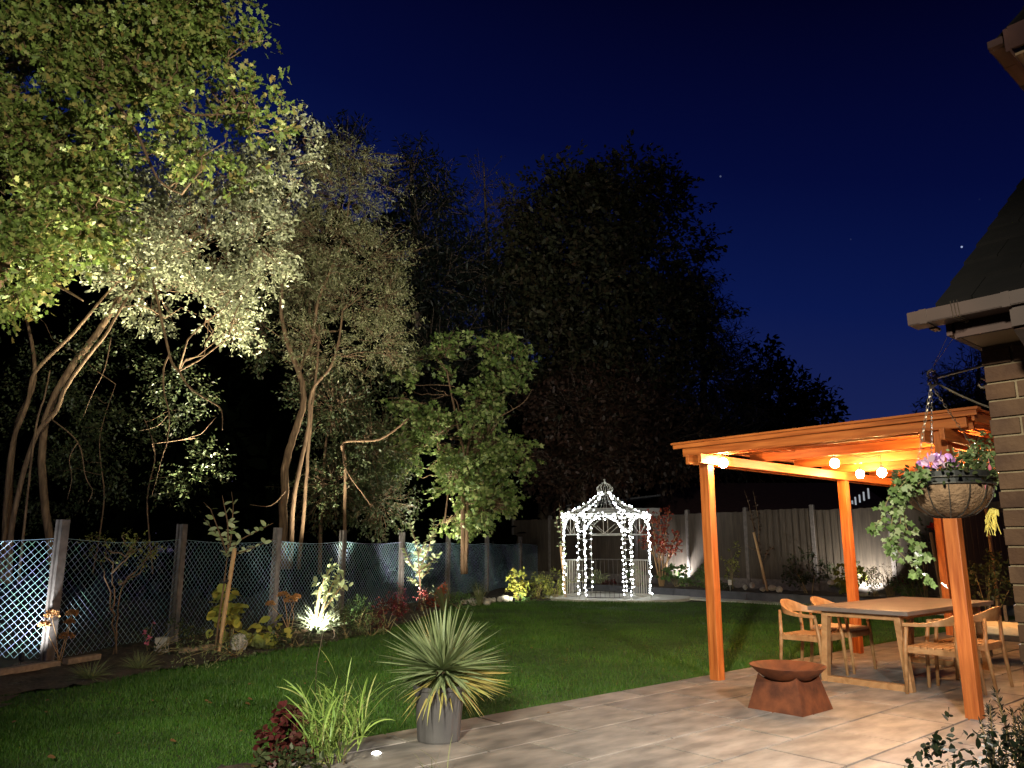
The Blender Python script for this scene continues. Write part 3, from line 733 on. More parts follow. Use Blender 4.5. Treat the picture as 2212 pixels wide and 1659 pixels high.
place(make_chair('teak armchair nearest the fire pit with a bare slatted seat'), tb(.34, -.70, 0), aL)
place(make_chair('teak armchair with a puffy tan seat cushion beside the lawn', True), tb(1.02, -.70, 0), aL)
ch3 = make_chair('teak armchair half hidden behind the front right pergola post'); place(ch3, tb(.24, .70, 0) , aR)
copy_thing(ch3, tb(.93, .72, 0), aR, 'teak armchair with its back cut off by the house wall')
# far garden sofa
sofa = thing('garden_sofa', 'low dark framed garden sofa with cream cushions beyond the dining chairs', 'sofa', (5.9, 9.9, 0))
def sfp(s, t, z): p = Vector((5.85, 9.75, 0)) + E1 * s + E2 * t; return Vector((p.x, p.y, z))
b = MB()
for s in (-.1, .7):
    for t in (-.3, .5): b.obox(sfp(s, t, .17), E1 * .02, E2 * .02, Z * .17)
b.obox(sfp(.3, .1, .33), E1 * .42, E2 * .42, Z * .03)
for k in range(5): b.obox(sfp(.74, -.26 + .18 * k, .5), E1 * .015, E2 * .02, Z * .16)
b.build('frame', 'iron', sofa); b = MB(); b.obox(sfp(.28, .1, .41), E1 * .38, E2 * .38, Z * .05); b.build('cushion', 'cream', sofa, bevel=.02)

# ================================================================ FIRE PIT
fp = thing('fire_pit', 'rusty steel fire bowl on a tapered square base on the patio', 'fire pit', (2.46, 7.18, 0))
q0, q1, q2 = at(1618, 1531.6), at(1726.6, 1551.4), at(1797.5, 1533.5)
fc = Vector(((q0.x + q2.x) / 2, (q0.y + q2.y) / 2, 0)); hb = .262
def fpp(x, y, z): p = fc + E1 * x + E2 * y; return Vector((p.x, p.y, z))
b = MB(); ht = .30; tt = .185
for k in range(4):
    ca, sa = (1, 0, -1, 0)[k], (0, 1, 0, -1)[k]
    def P(u_, w_, z): return fpp(ca * w_ - sa * u_, sa * w_ + ca * u_, z)
    nn = 12; outer, inner = [], []
    for i in range(nn + 1):
        x = -1 + 2 * i / nn; zt = ht - .085 * max(0, 1 - x * x) ** .5 if abs(x) < .92 else ht
        zt = ht - .050 * max(0.0, 1 - (x / .9) ** 2) ** .5
        w_ = hb + (tt - hb) * zt / ht; hw = hb + (tt - hb) * zt / ht
        outer.append((P(hb * x, hb, 0), P(hw * x, w_, zt))); inner.append((P((hb - .006) * x, hb - .006, 0), P((hw - .006) * x, w_ - .006, zt)))
    vs = [v for pr in outer for v in pr] + [v for pr in inner for v in pr]; o2 = (nn + 1) * 2; fcs = []
    for i in range(nn):
        a0 = i * 2; fcs += [(a0, a0 + 2, a0 + 3, a0 + 1), (o2 + a0, o2 + a0 + 1, o2 + a0 + 3, o2 + a0 + 2), (a0 + 1, a0 + 3, o2 + a0 + 3, o2 + a0 + 1)]
    b.add(vs, fcs)
b.build('base', 'corten', fp)
b = MB(); Rb = .325; zb = .365
prof = [(.001, zb - .145), (.10, zb - .138), (.19, zb - .105), (.26, zb - .06), (Rb, zb), (Rb + .004, zb + .006), (Rb - .006, zb + .004), (.255, zb - .054), (.185, zb - .098), (.10, zb - .130), (.001, zb - .137)]
b.lathe(fc, prof, 48); b.build('bowl', 'corten', fp, smooth=True)
b = MB()
for k in range(26):
    a_ = random.uniform(0, 6.28); r_ = random.uniform(0, .15); b.ball(fc + Vector((r_ * math.cos(a_), r_ * math.sin(a_), zb - .125 + r_ * .1)), random.uniform(.006, .014), 5, 3)
tag(b.build('ash', 'stone', fp))

# ================================================================ YUCCA IN POT, NEAR LAMP, REED GRASS
yp = Vector((-.54, 6.08, 0))
pot = thing('plastic_plant_pot', 'large grey plastic pot holding the spiky yucca on the patio edge', 'plant pot', tuple(yp))
b = MB(); n = 48; prof = [(.150, 0), (.158, .02), (.172, .20), (.186, .36), (.197, .37), (.199, .395), (.188, .398), (.178, .36), (.174, .33), (.001, .33)]
b.lathe(yp, prof, n)
vs = []
for i, (x, y, z) in enumerate(b.v):
    k = i % n; rr = math.hypot(x - yp.x, y - yp.y)
    if z < .36 and i // n < 4 and rr > .1 and (k % 6 in (0, 1)): f_ = .972; x = yp.x + (x - yp.x) * f_; y = yp.y + (y - yp.y) * f_
    vs.append((x, y, z))
b.v = vs; b.build('pot_body', 'pot', pot)
b = MB(); b.lathe(yp + Z * .335, [(.001, .012), (.09, .015), (.172, 0)], 20); b.build('potting_soil', 'soil', pot)
def blades(name, c, n, L, W, thr, curve, m, parent=None, base_r=.02, seg=6, az=None, pitchdist=None, fold=0.0):
    az = rng.uniform(0, 2 * np.pi, n) if az is None else rng.uniform(az[0], az[1], n)
    th = rng.uniform(thr[0], thr[1], n) if pitchdist is None else pitchdist(n)
    Ln = L * rng.uniform(.72, 1.08, n); cur = curve * rng.uniform(.5, 1.5, n)
    t = np.linspace(0, 1, seg)[None, :]
    ang = th[:, None] + cur[:, None] * t
    dr = np.cumsum(np.sin(ang), 1) / seg * Ln[:, None]; dz = np.cumsum(np.cos(ang), 1) / seg * Ln[:, None]
    dr = dr - dr[:, :1]; dz = dz - dz[:, :1]
    az2 = az[:, None] + rng.normal(scale=.12, size=(n, 1)) * t
    b0 = rng.uniform(0, 1, n) ** .5 * base_r
    ctr = np.stack([c[0] + (b0[:, None] + dr) * np.cos(az2), c[1] + (b0[:, None] + dr) * np.sin(az2), c[2] + dz], 2)
    wd = W * np.sin(np.pi * np.clip(.12 + t * .88, 0, 1)) ** .6 * (1 - t) ** .35 + W * .03
    tl = rng.normal(scale=.5, size=n)
    side = np.stack([-np.sin(az), np.cos(az), np.zeros(n)], 1)[:, None, :] * np.cos(tl)[:, None, None] + np.array([0, 0, 1.])[None, None] * np.sin(tl)[:, None, None]
    return strips_mesh(name, ctr, side * wd[:, :, None] * .5, m, parent)
yc = thing('yucca_plant', 'spiky yucca with a ball of stiff green blades and yellowed lower leaves', 'yucca', (yp.x, yp.y, .34))
hd = (yp.x + .02, yp.y, .50)
b = MB(); b.tube([(yp.x, yp.y, .33), hd], [.05, .045], 8); b.build('trunk', 'bark', yc, smooth=True)
blades('blade_crown', hd, 300, .60, .026, (0, 1.45), .12, 'yucca', yc, base_r=.035, pitchdist=lambda n: np.arccos(rng.uniform(.05, 1, n)))
blades('blade_skirt', (hd[0], hd[1], .47), 90, .50, .024, (1.35, 1.8), .38, 'yucca', yc, base_r=.03)
blades('yellow_blades', (hd[0], hd[1], .46), 70, .60, .022, (1.40, 1.85), .12, 'yuccay', yc, base_r=.03, az=(-.8, .6))
blades('yellow_blades', (hd[0], hd[1], .45), 60, .50, .022, (1.65, 2.3), .35, 'yuccay', yc, base_r=.03)

gl = at(813, 1630)
pl = thing('recessed_ground_light', 'small round glowing lamp sunk flush in the patio beside the reeds', 'ground light', tuple(gl))
b = MB(); b.lathe(gl, [(.044, .000), (.044, .006), (.036, .008), (.036, .004)], 24); b.build('rim', 'steel', pl)
b = MB(); b.lathe(gl, [(.001, .020), (.024, .016), (.036, .006)], 20); b.build('lens', 'led', pl)

rc = at(716, 1655)
rd = thing('reed_grass', 'tall arching bright green reed grass at the near end of the patio', 'ornamental grass', tuple(rc))
for nm_, n_, L_, W_, th_, cu_ in (('leaf_blades', 10, .50, .011, (-.5, .9), .5), ('low_blades', 7, .34, .010, (-.4, 1.1), .6)):
    for k in range(16):                                    # culms, each with its own leaves
        a_ = random.uniform(0, 6.28); l_ = random.uniform(.02, .16); q = Vector((rc.x + l_ * math.cos(a_), rc.y + l_ * math.sin(a_), 0))
        e = q + Vector((math.cos(a_) * .12 + random.gauss(0, .05), math.sin(a_) * .12, random.uniform(.18, .48)))
        culms = globals().setdefault('culms', []); culms.append((q, e))
P0, ctr, wdt = [], [], []
for q, e in culms:
    for j in range(9):
        f = random.uniform(.05, 1); p = q.lerp(e, f); az = random.uniform(0, 6.28); L = random.uniform(.16, .36); th = random.uniform(.15, .9); c_ = []
        pp_ = Vector(p); cu = random.uniform(.2, 1.3)
        for i in range(7):
            c_.append(tuple(pp_)); an = th + cu * i / 6; pp_ = pp_ + Vector((math.sin(an) * math.cos(az), math.sin(an) * math.sin(az), math.cos(an))) * (L / 6)
        ctr.append(c_); tl = random.gauss(0, .6); wv = np.array([-math.sin(az) * math.cos(tl), math.cos(az) * math.cos(tl), math.sin(tl)])
        wdt.append([wv * .0055 * (math.sin(math.pi * (.15 + .85 * i / 6)) ** .7) for i in range(7)])
strips_mesh('leaf_blades', np.array(ctr), np.array(wdt), 'bamb', rd)
b = MB()
for k in range(14):
    a_ = random.uniform(0, 6.28); l_ = random.uniform(.02, .12); p = Vector((rc.x + l_ * math.cos(a_), rc.y + l_ * math.sin(a_), 0)); q, e = culms[k * 2]; b.tube([q, q.lerp(e, .5), e], [.004, .003, .002], 4)
b.build('stalks', 'twig', rd)
b = MB(); h0 = at(680, 1512); h0 = Vector((h0.x, h0.y, 0))
hx = aty(697, 1360, h0.y); 
b.tube([h0 - Z * .05, h0 + Z * .3, hx - Z * .05, hx, hx + Vector((.03, 0, .035)), hx + Vector((.075, 0, .035)), hx + Vector((.105, 0, 0)), hx + Vector((.115, 0, -.055)), hx + Vector((.10, 0, -.085)), hx + Vector((.078, 0, -.08))], .0042, 6)
tag(b.build('shepherds_hook', 'chain', smooth=True), 'thin metal crook stake standing on the lawn behind the reeds', 'garden hook')

# ---- generic plant builders
def bush(name, label, cat, base, bl, nsp, nl, size, tmpl, m, stems=8, group=None, ln=.12, droop=.2, stemr=.005, stemmat='twig', shell=.35, gap=-.6, flat=.6):
    root = thing(name, label, cat, (base[0], base[1], 0), group)
    C, D = sample_blobs(bl, nsp, shell, gap, 2.5, seed=len(label))
    b = MB(); bs = Vector((base[0], base[1], -.02))
    for k in range(stems):
        e = Vector(C[random.randrange(len(C))]); s = bs + Vector((random.uniform(-.06, .06), random.uniform(-.06, .06), 0))
        mid = s.lerp(e, .5) + Vector((0, 0, .1 * (e - s).length)); b.tube([s, s.lerp(mid, .6), mid, mid.lerp(e, .6), e], [stemr * q for q in (1.5, 1.3, 1.1, .8, .4)], 5)
    b.build('stems', stemmat, root, smooth=True)
    leaves_mesh('foliage', *sprays(C, D, ln, nl, size, droop, flat=flat), tmpl, m, root)
    return root
def tuft(name, label, base, n, L, W, thr, curve, m, group=None, cat='grass tuft', r=.06):
    root = thing(name, label, cat, (base[0], base[1], 0), group)
    blades('leaf_blades', (base[0], base[1], 0), n, L, W, thr, curve, m, root, base_r=r, seg=7); return root
def gb(u, v): p = at(u, v); return Vector((p.x, p.y, 0))
def bb(u, v, y, ru, rv, rd): return blob(u, v, y, ru, rv, rd)

p = at(612, 1640)
bush('heuchera', 'dark burgundy leafed plant in the shade left of the reeds', 'plant', p, [bb(612, 1590, p.y, 42, 45, .16), bb(640, 1640, p.y - .1, 60, 30, .16)], 170, 5, .055, T_ROUND, 'burg', 10, ln=.05)
p = at(640, 1700)
bush('dark_bedding_plant', 'low dark green bedding plant at the bottom edge below the reeds', 'plant', p, [bb(620, 1655, p.y, 70, 25, .14)], 90, 5, .05, T_OVAL, 'dark', 6, ln=.05)
# rosemary and a leafy shrub close to the camera at the lower right
rb = aty(2190, 1690, 2.75)
root = thing('rosemary_bush', 'upright dark rosemary stems at the lower right corner', 'shrub', (rb.x, rb.y, 0))
b = MB(); CC, DD = [], []
for (u, v) in ((2118, 1565), (2150, 1500), (2138, 1530), (2195, 1560), (2175, 1590), (2210, 1530), (2225, 1580), (2160, 1620), (2130, 1610), (2200, 1620), (2185, 1540), (2240, 1540)):
    tip = aty(u, v - 10, 2.75 + random.uniform(-.15, .15)); bs = Vector((rb.x + random.uniform(-.1, .1), rb.y + random.uniform(-.1, .1), .55 + 0))
    bs.z = max(0, tip.z - .75); pts = [bs, bs.lerp(tip, .35) + Vector((random.gauss(0, .02), 0, -.01)), bs.lerp(tip, .7), tip]
    b.tube(pts, [.005, .004, .003, .0015], 5)
    for j in range(70):
        t = .25 + .75 * j / 70; i = min(2, int(t * 3)); f_ = t * 3 - i; CC.append(pts[i].lerp(pts[i + 1], f_)); d_ = (pts[i + 1] - pts[i]).normalized(); DD.append(d_)
b.tube([(rb.x, rb.y, 0), (rb.x, rb.y, .4)], .02, 6); b.build('stems', 'twig', root)
CC = np.array(CC); DD = np.array(DD); nP = np.repeat(CC, 5, 0); a_ = unit_rand(len(nP)); Dn = norm(a_ + np.repeat(DD, 5, 0) * .8)
leaves_mesh('needles', nP + rng.normal(scale=.003, size=nP.shape), Dn, unit_rand(len(nP)), rng.uniform(.014, .026, len(nP)), [(0, 0, 0), (.11, .5, .02), (0, 1, 0), (-.11, .5, .02)], 'rosem', root)
pb = aty(2080, 1680, 2.5)
bush('leafy_shrub', 'round leafed dark shrub in front of the rosemary at the bottom edge', 'shrub', pb, [bb(2110, 1665, 2.5, 75, 38, .12), bb(2040, 1660, 2.5, 45, 28, .1), bb(2085, 1615, 2.5, 20, 20, .05), bb(2010, 1645, 2.5, 14, 18, .05), bb(2060, 1580, 2.45, 8, 16, .03), bb(2185, 1650, 2.6, 50, 50, .12)], 120, 4, .030, T_OVAL, 'shade', 26, ln=.05, stemr=.0025, gap=-2)
for i, (u, v, L) in enumerate(((930, 1655, .18), (965, 1655, .22))):
    q = gb(u, v + 25); tuft('weed_grass', ('pale grass wisp leaning over the patio joint below the yucca pot', 'longer pale grass wisp with a seed head right of the shorter one')[i], q, 7, L * 1.5, .006, (.2, 1.1), .5, 'sedge', r=.02)

# ---------------------------------------------------------------- LAWN LITTER
GL = 'fallen leaves on the lawn'
fl_px = [(98, 1513), (330, 1515), (120, 1635), (515, 1580), (447, 1515), (460, 1518), (535, 1478), (660, 1478), (545, 1510), (640, 1415), (606, 1653), (556, 1655), (655, 1545), (100, 1540), (540, 1520), (1180, 1540), (1310, 1360), (1380, 1420), (700, 1430), (590, 1560), (1285, 1400), (720, 1535), (1150, 1400), (1420, 1390), (25, 1560), (800, 1430), (380, 1600), (250, 1585)]
lf_lab = 'small curled brown leaf lying on the mown grass'
for i, (u, v) in enumerate(fl_px):
    p = at(u, v, .015); n_ = 3
    o = leaves_mesh('fallen_leaf', np.array([[p.x, p.y, p.z]]), np.array([[math.cos(i * 2.1), math.sin(i * 2.1), .25]]), np.array([[.3, -.4, 1.0]]), np.array([.034 + .012 * (i % 3)]), T_OAK if i % 2 else T_ROUND, 'fallen')
    tag(o, lf_lab, 'fallen leaf', GL)

# ================================================================ GARDEN SPOTLIGHTS
def spotlight(u, v, label, aim, power, colr=(1, .95, .80), angle=80, y=None, blend=.5, h=.14):
    p = at(u, v) if y is None else Vector((aty(u, 1180, y).x, y, 0)); p = Vector((p.x, p.y, h if y is None else aty(u, v, y).z))
    t = thing('garden_spotlight', label, 'garden light', (p.x, p.y, 0), 'spike spotlights in the flower beds')
    d = (Vector(aim) - p).normalized(); b = MB(); q = p - d * .055
    b.tube([q - d * .03, q - d * .02, q, p, p + d * .008], [.018, .027, .032, .034, .036], 14); b.build('body', 'black', t, smooth=False)
    b = MB(); b.tube([p + d * .003, p + d * .006], [.028, .024], 14); b.build('lens', 'led', t)
    b = MB(); b.tube([(p.x, p.y, -.05), (p.x, p.y, p.z - .06), q], [.004, .007, .006], 6); b.build('spike', 'black', t)
    if power: lamp('SPOT', 'lamp_beam', p + d * .03, aim, power, colr, angle=angle, blend=blend, radius=.03)
    return t
spotlight(43, 1442, 'bright spike light blazing at the foot of the leftmost mesh panel', tuple(at(0, 1425) + Z * 1.1 + Vector((0, .1, 0))), 260, (.92, .97, 1.0), 125, blend=1.0, h=.14)
g1 = at(690, 1362)
spotlight(678, 1374, 'spike light buried in the pale ornamental grass', (g1.x + .15, g1.y + .9, 1.3), 300, (1, .97, .85), 110, h=.10)
for (u_, off_, aim_, pw_, an_, cl_, lb_) in (
        (652, -.45, (-6.0, 13.2, 7.6), 3900, 62, (1, .95, .76), 'spike light outside the mesh behind the white-lit grass, aimed up at the silver willow'),
        (612, -.60, (-7.2, 12.4, 8.8), 9500, 58, (1, .93, .66), 'spike light outside the mesh by the tall pale post, aimed up at the oak'),
        (735, -.40, (-4.3, 17.4, 7.8), 3000, 66, (1, .94, .74), 'spike light outside the mesh right of the white-lit grass, aimed at the tall sallow'),
        (900, -.35, (-1.2, 19.8, 5.0), 2300, 76, (1, .97, .74), 'spike light outside the mesh behind the white-lit young tree, aimed at the maple')):
    q_ = fl(u_) + FN * off_ + Z * .22; dn = (Vector(aim_) - q_).normalized()
    t = thing('garden_spotlight', lb_, 'garden light', (q_.x, q_.y, 0), 'spike spotlights in the flower beds')
    b = MB(); r0 = q_ - dn * .055; b.tube([r0 - dn * .03, r0 - dn * .02, r0, q_, q_ + dn * .008], [.018, .027, .032, .034, .036], 14); b.build('body', 'black', t)
    b = MB(); b.tube([q_ + dn * .003, q_ + dn * .006], [.028, .024], 14); b.build('lens', 'led', t)
    b = MB(); b.tube([(q_.x, q_.y, -.05), (q_.x, q_.y, q_.z - .06), r0], [.004, .007, .006], 6); b.build('spike', 'black', t)
    lamp('SPOT', 'lamp_beam', q_ + dn * .03, aim_, pw_, cl_, angle=an_, blend=.8, radius=.02)
s1 = at(905, 1312)
spotlight(896, 1324, 'spike light under the white-lit young tree with oval leaves', (s1.x, s1.y + .1, 1.6), 620, (1, .97, .85), 75, h=.10)
s1 = at(1118, 1296)
spotlight(1110, 1303, 'spike light beside the yellow shrub at the far end of the border', (s1.x, s1.y, .9), 240, (1, .97, .80), 95, h=.10)
spotlight(1283, 1268, 'spike light against the board fence seen through the gazebo', (bf(-2.9, .05).x, bf(-2.9, .05).y, 1.6), 330, (.93, .95, 1.0), 100, y=bf(-2.9, .55).y)
spotlight(1462, 1262, 'spike light flooding the boards below the red maple', (bf(-.35, .0).x, bf(-.35, .0).y, 1.4), 420, (.95, .96, 1.0), 110, y=bf(-.35, .65).y)
spotlight(1868, 1280, 'spike light by the white heather under the pergola', (bf(5.55, 0).x, bf(5.55, 0).y, 1.2), 380, (1, .97, .9), 120, y=bf(5.3, 1.25).y)
spotlight(1300, 1250, 'small white glowing light among the stones at the end of the border', (0, 0, 2), 0, y=21.4) if False else None

# ================================================================ GAZEBO
gz = thing('wire_gazebo', 'cream metal wire gazebo with an onion shaped top on the pale paving', 'gazebo', tuple(GZ))
GR = 1.20; GZH = 2.29
def gv(k, r=GR, z=0.0, off=0.0):
    a = R(-10 + 60 * k); return Vector((GZ.x + r * math.cos(a) - off * math.sin(a), GZ.y + r * math.sin(a) + off * math.cos(a), z))
for k in range(6):
    b = MB()
    for off in (-.115, .115):
        b.tube([gv(k, GR, .02, off), gv(k, GR, GZH, off)], .008, 6)
    for z in np.arange(.2, 2.2, .28): b.tube([gv(k, GR, z, -.115), gv(k, GR, z, .115)], .006, 5)
    b.lathe(gv(k, GR, .02, -.115), [(.03, 0), (.03, .012), (.001, .014)], 8); b.lathe(gv(k, GR, .02, .115), [(.03, 0), (.03, .012), (.001, .014)], 8)
    b.build('leg', 'steel', gz)
for k in range(6):
    a, c = gv(k, GR, 0, .115), gv(k + 1, GR, 0, -.115); d = c - a; L = d.length
    b = MB()
    def q(f, z): return Vector((a.x + d.x * f, a.y + d.y * f, z))
    for z in (1.73, 2.27): b.tube([q(0, z), q(1, z)], .009, 5)
    # fan of spokes under the arch
    arch = [q(.5 - .5 * math.cos(math.pi * j / 12), 1.73 + .50 * math.sin(math.pi * j / 12)) for j in range(13)]; b.tube(arch, .007, 5)
    for f in (.18, .5, .82): b.tube([q(.5, 1.73), q(f, 2.0 if f != .5 else 2.23)], .006, 4)
    for f in (.12, .88): b.tube([q(f + .07 * math.cos(j * .63), 2.15 + .07 * math.sin(j * .63)) for j in range(11)], .005, 4)
    if k == 4 or k == 3:
        pass
    b.build('arch_panel', 'steel', gz)
    b = MB()
    if k == 4:                                              # front opening: low threshold rail with small bars
        for z in (.07, .24): b.tube([q(0, z), q(1, z)], .010, 5)
        for j in range(1, 8): b.tube([q(j / 8, .07), q(j / 8, .24)], .006, 4)
        b.build('threshold_rail', 'iron', gz)
    else:
        for z in (.07, 1.03): b.tube([q(0, z), q(1, z)], .010, 5)
        for j in range(1, 8): b.tube([q(j / 8, .07), q(j / 8, 1.03)], .006, 4)
        b.build('side_rail', 'steel' if k != 1 else 'iron', gz)  # back panel in dark metal, imitating bars left unlit
prof = [(1.26, 2.28), (1.16, 2.31), (1.0, 2.36), (.82, 2.43), (.64, 2.52), (.46, 2.64), (.30, 2.77), (.19, 2.86), (.14, 2.91)]
onion = [(.14, 2.91), (.20, 2.945), (.235, 3.0), (.22, 3.06), (.16, 3.12), (.09, 3.165), (.035, 3.20), (.012, 3.23)]
b = MB()
for k in range(24):
    a = R(-10 + 15 * k); b.tube([(GZ.x + r * math.cos(a), GZ.y + r * math.sin(a), z) for r, z in prof], .0045 if k % 4 else .008, 5)
ring = lambda r, z, n=48: [(GZ.x + r * math.cos(2 * math.pi * j / n), GZ.y + r * math.sin(2 * math.pi * j / n), z) for j in range(n + 1)]
b.tube(ring(1.26, 2.28), .010, 5); b.tube(ring(.14, 2.91, 20), .010, 5); b.tube(ring(.82, 2.43), .004, 4)
b.build('roof_frame', 'steel', gz)
b = MB()
for k in range(12):
    a = R(30 * k); b.tube([(GZ.x + r * math.cos(a), GZ.y + r * math.sin(a), z) for r, z in onion], .007, 5)
b.build('onion_top', 'steel', gz); b = MB(); b.ball((GZ.x, GZ.y, 3.27), .032, 8, 6); b.lathe((GZ.x, GZ.y, 3.225), [(.03, 0), (.03, .012), (.001, .014)], 8); b.build('finial', 'steel', gz)

# fairy lights: one string per leg, eave ring, roof ribs, arches; every bulb an object sharing one mesh
bmb = MB(); bmb.ball((0, 0, 0), .018, 6, 4); me_b = bpy.data.meshes.new('fairy_bulb'); me_b.from_pydata(bmb.v, [], bmb.f); me_b.materials.append(M['fairy'])
def string(name, label, pts, step, jit, every=1):
    root = thing(name, label, 'fairy lights', tuple(pts[0]), 'fairy lights wound over the gazebo')
    b = MB(); b.tube(pts, .0025, 3, cap=False); b.build('cable', 'iron', root)
    pos = []; acc = 0
    for i in range(len(pts) - 1):
        a, c = Vector(pts[i]), Vector(pts[i + 1]); L = (c - a).length; t = step - acc
        while t < L:
            pos.append(a.lerp(c, t / L)); t += step * random.uniform(.6, 1.4)
        acc = L - (t - step) if L > 0 else acc; acc = max(0, min(step * .9, acc))
    inv = parent_inv(root)
    for p in pos[:100]:
        o = bpy.data.objects.new('bulb', me_b); col.objects.link(o); o.parent = root; o.matrix_parent_inverse = inv
        o.location = p + Vector((random.gauss(0, jit), random.gauss(0, jit), random.gauss(0, jit * .6)))
    return root
leg_lab = ['light string wound down the right leg of the gazebo', 'light string wound down the back right leg of the gazebo', 'light string wound down the back left leg of the gazebo',
           'light string wound down the left leg of the gazebo', 'light string wound down the front left leg of the gazebo', 'light string wound down the front right leg of the gazebo']
for k in range(6):
    back = k in (1, 2); pts = []
    for off, z0, z1 in ((-.115, .05, 2.25), (.115, 2.25, .08)):
        n = 40
        for j in range(n + 1):
            z = z0 + (z1 - z0) * j / n; a = j * 1.9; p = gv(k, GR, z, off); pts.append(p + Vector((math.cos(a), math.sin(a), 0)) * .022)
    string('fairy_light_string', leg_lab[k], pts, .24 if back else .13, .012)
pts = []
for j in range(91):
    a = R(4 * j); rr = 1.245; pts.append(Vector((GZ.x + rr * math.cos(a), GZ.y + rr * math.sin(a), 2.25 + .03 * math.sin(j * 1.1))))
string('fairy_light_string', 'light string bunched round the eaves ring of the gazebo', pts, .10, .028)
for h, lb in ((0, 'light string hung in swags below the front left eaves'), (1, 'light string hung in swags below the front right eaves')):
    pts = []
    for k in ((3, 4) if h == 0 else (5, 0)) if False else ((3, 4) if h == 0 else (4, 5)):
        for j in range(13):
            f = j / 12; p = gv(k, GR, 0, .1).lerp(gv(k + 1, GR, 0, -.1), f); pts.append(Vector((p.x, p.y, 1.80 + .42 * math.sin(math.pi * min(1, max(0, f))) ** .7)))
    string('fairy_light_string', lb, pts, .085, .015)
rib_lab = ['running up the right roof rib', 'running up the back right roof rib', 'running up the back left roof rib', 'running up the left roof rib', 'running up the front left roof rib', 'running up the front right roof rib']
for k in range(6):
    a = R(-10 + 60 * k); pts = [Vector((GZ.x + r * math.cos(a), GZ.y + r * math.sin(a), z + .02)) for r, z in prof]
    string('fairy_light_string', 'light string ' + rib_lab[k] + ' of the gazebo', pts, .12 if k in (3, 4, 5, 0) else .22, .02)

# ================================================================ HANGING BASKET ON ITS BRACKET
by = 3.52
bc = aty(2045, 1050, by); bz = bc.z
hb_ = thing('hanging_basket', 'round wire hanging basket with a brown coco liner on three chains', 'hanging basket', tuple(bc))
Rk = .185
lp = [(.001, -.140), (.05, -.138), (.10, -.124), (.145, -.092), (.172, -.05), (Rk, 0), (Rk - .012, .002), (.16, -.04), (.001, -.05)]
b = MB(); b.lathe(bc, lp, 40); b.build('liner', 'liner', hb_, smooth=True)
b = MB()
for k in range(14):
    a = 2 * math.pi * k / 14 + .2; b.tube([bc + Vector(((r + .005) * math.cos(a), (r + .005) * math.sin(a), z - .003)) for r, z in lp[:6]], .0028, 4)
b.tube([bc + Vector(((Rk + .006) * math.cos(j * .157), (Rk + .006) * math.sin(j * .157), .002)) for j in range(41)], .004, 5)
b.tube([bc + Vector(((Rk + .004) * math.cos(j * .157), (Rk + .004) * math.sin(j * .157), .03)) for j in range(41)], .0035, 5)
b.build('wire_frame', 'iron', hb_)
b = MB(); b.lathe(bc + Z * .0, [(Rk - .004, .0), (Rk - .002, .055), (Rk - .012, .058), (.1, .045), (.001, .05)], 30); b.build('basket_soil', 'black', hb_)
hk = aty(2010, 838, by + .0); hk = Vector((bc.x, bc.y, hk.z))
hook_top = aty(2012, 832, by)
off = hook_top - bc; off.z = 0
for k in range(3):
    a = R(200 + 120 * k); p0 = hook_top; p1 = bc + Vector((Rk * math.cos(a), Rk * math.sin(a), .03)); b = MB(); L = (p1 - p0).length; d = (p1 - p0).normalized(); nlk = int(L / .017)
    u_ = d.orthogonal().normalized(); w_ = d.cross(u_)
    for j in range(nlk):
        c = p0 + d * (L * (j + .5) / nlk); s_ = u_ if j % 2 else w_
        b.tube([c + d * .0115 * math.cos(x) + s_ * .0055 * math.sin(x) for x in np.linspace(0, 2 * math.pi, 9)], .0014, 3, cap=False)
    b.build('chain', 'chain', hb_)
b = MB(); b.tube([hook_top + Vector((math.cos(x) * .015, 0, math.sin(x) * .020 + .014)) for x in np.linspace(-1.2, 4.6, 14)], .003, 5); b.build('hook', 'chain', hb_)
# bracket: arm, brace, scrolls; fixed to the hidden side wall
br = thing('wall_bracket', 'wrought metal scroll bracket reaching from the brick corner to the basket', 'bracket', tuple(kp(.25, 0, 2.0)))
tip = aty(2014, 818, by); sB = (tip - K).dot(E1); zt = tip.z
wl = lambda z, s=sB: kp(s, -.012, z)
b = MB(); b.obox(kp(sB, -.008, zt - .09), E1 * .015, E2 * .004, Z * .13); b.build('wall_plate', 'iron', br)
b = MB(); b.tube([wl(zt + .03), tip + Z * .0], .006, 6); b.build('arm', 'chain', br)
b = MB(); b.tube([wl(zt - .19)] + [wl(zt - .19).lerp(tip - Z * .01, f) - Z * .012 * math.sin(math.pi * f) for f in (.3, .6, .8)] + [tip - Z * .01], .0045, 6); b.build('brace', 'chain', br)
b = MB()
def scroll(c, r0, turns, ph, fl=1, rad=.006):
    return b.tube([c - E2 * (fl * r0 * (1 - .55 * x / turns / 6.28) * math.cos(x + ph)) + Z * (r0 * (1 - .55 * x / turns / 6.28) * math.sin(x + ph)) for x in np.linspace(0, turns * 6.28, 22)], rad, 6)
scroll(tip + Z * .026, .020, .9, -1.2); scroll(tip - Z * .018, .022, .9, 1.5); sc2 = tip.lerp(wl(zt - .06), .78); scroll(sc2 - Z * .01, .026, .9, 1.4); scroll(sc2 - Z * .028 + E2 * .03, .018, .9, -1.6)
b.tube([wl(zt - .065), sc2 - Z * .02], .005, 6)
b.build('scroll', 'chain', br, smooth=True)
b = MB(); gk = kp(-.20, -.05, 2.285)
b.tube([tip + Z * .04, gk], .0012, 3); b.tube([tip + Z * .045 , gk + E2 * .03 - Z * .01, gk + E2 * .03 + Z * .0], .0012, 3)
for j in range(3): b.tube([kp(-.372, .02 + .012 * j, 2.36), kp(-.372, .025 + .012 * j, 2.29), kp(-.30, .035 + .01 * j, 2.284), kp(-.255, .03, 2.29)], .002, 3)
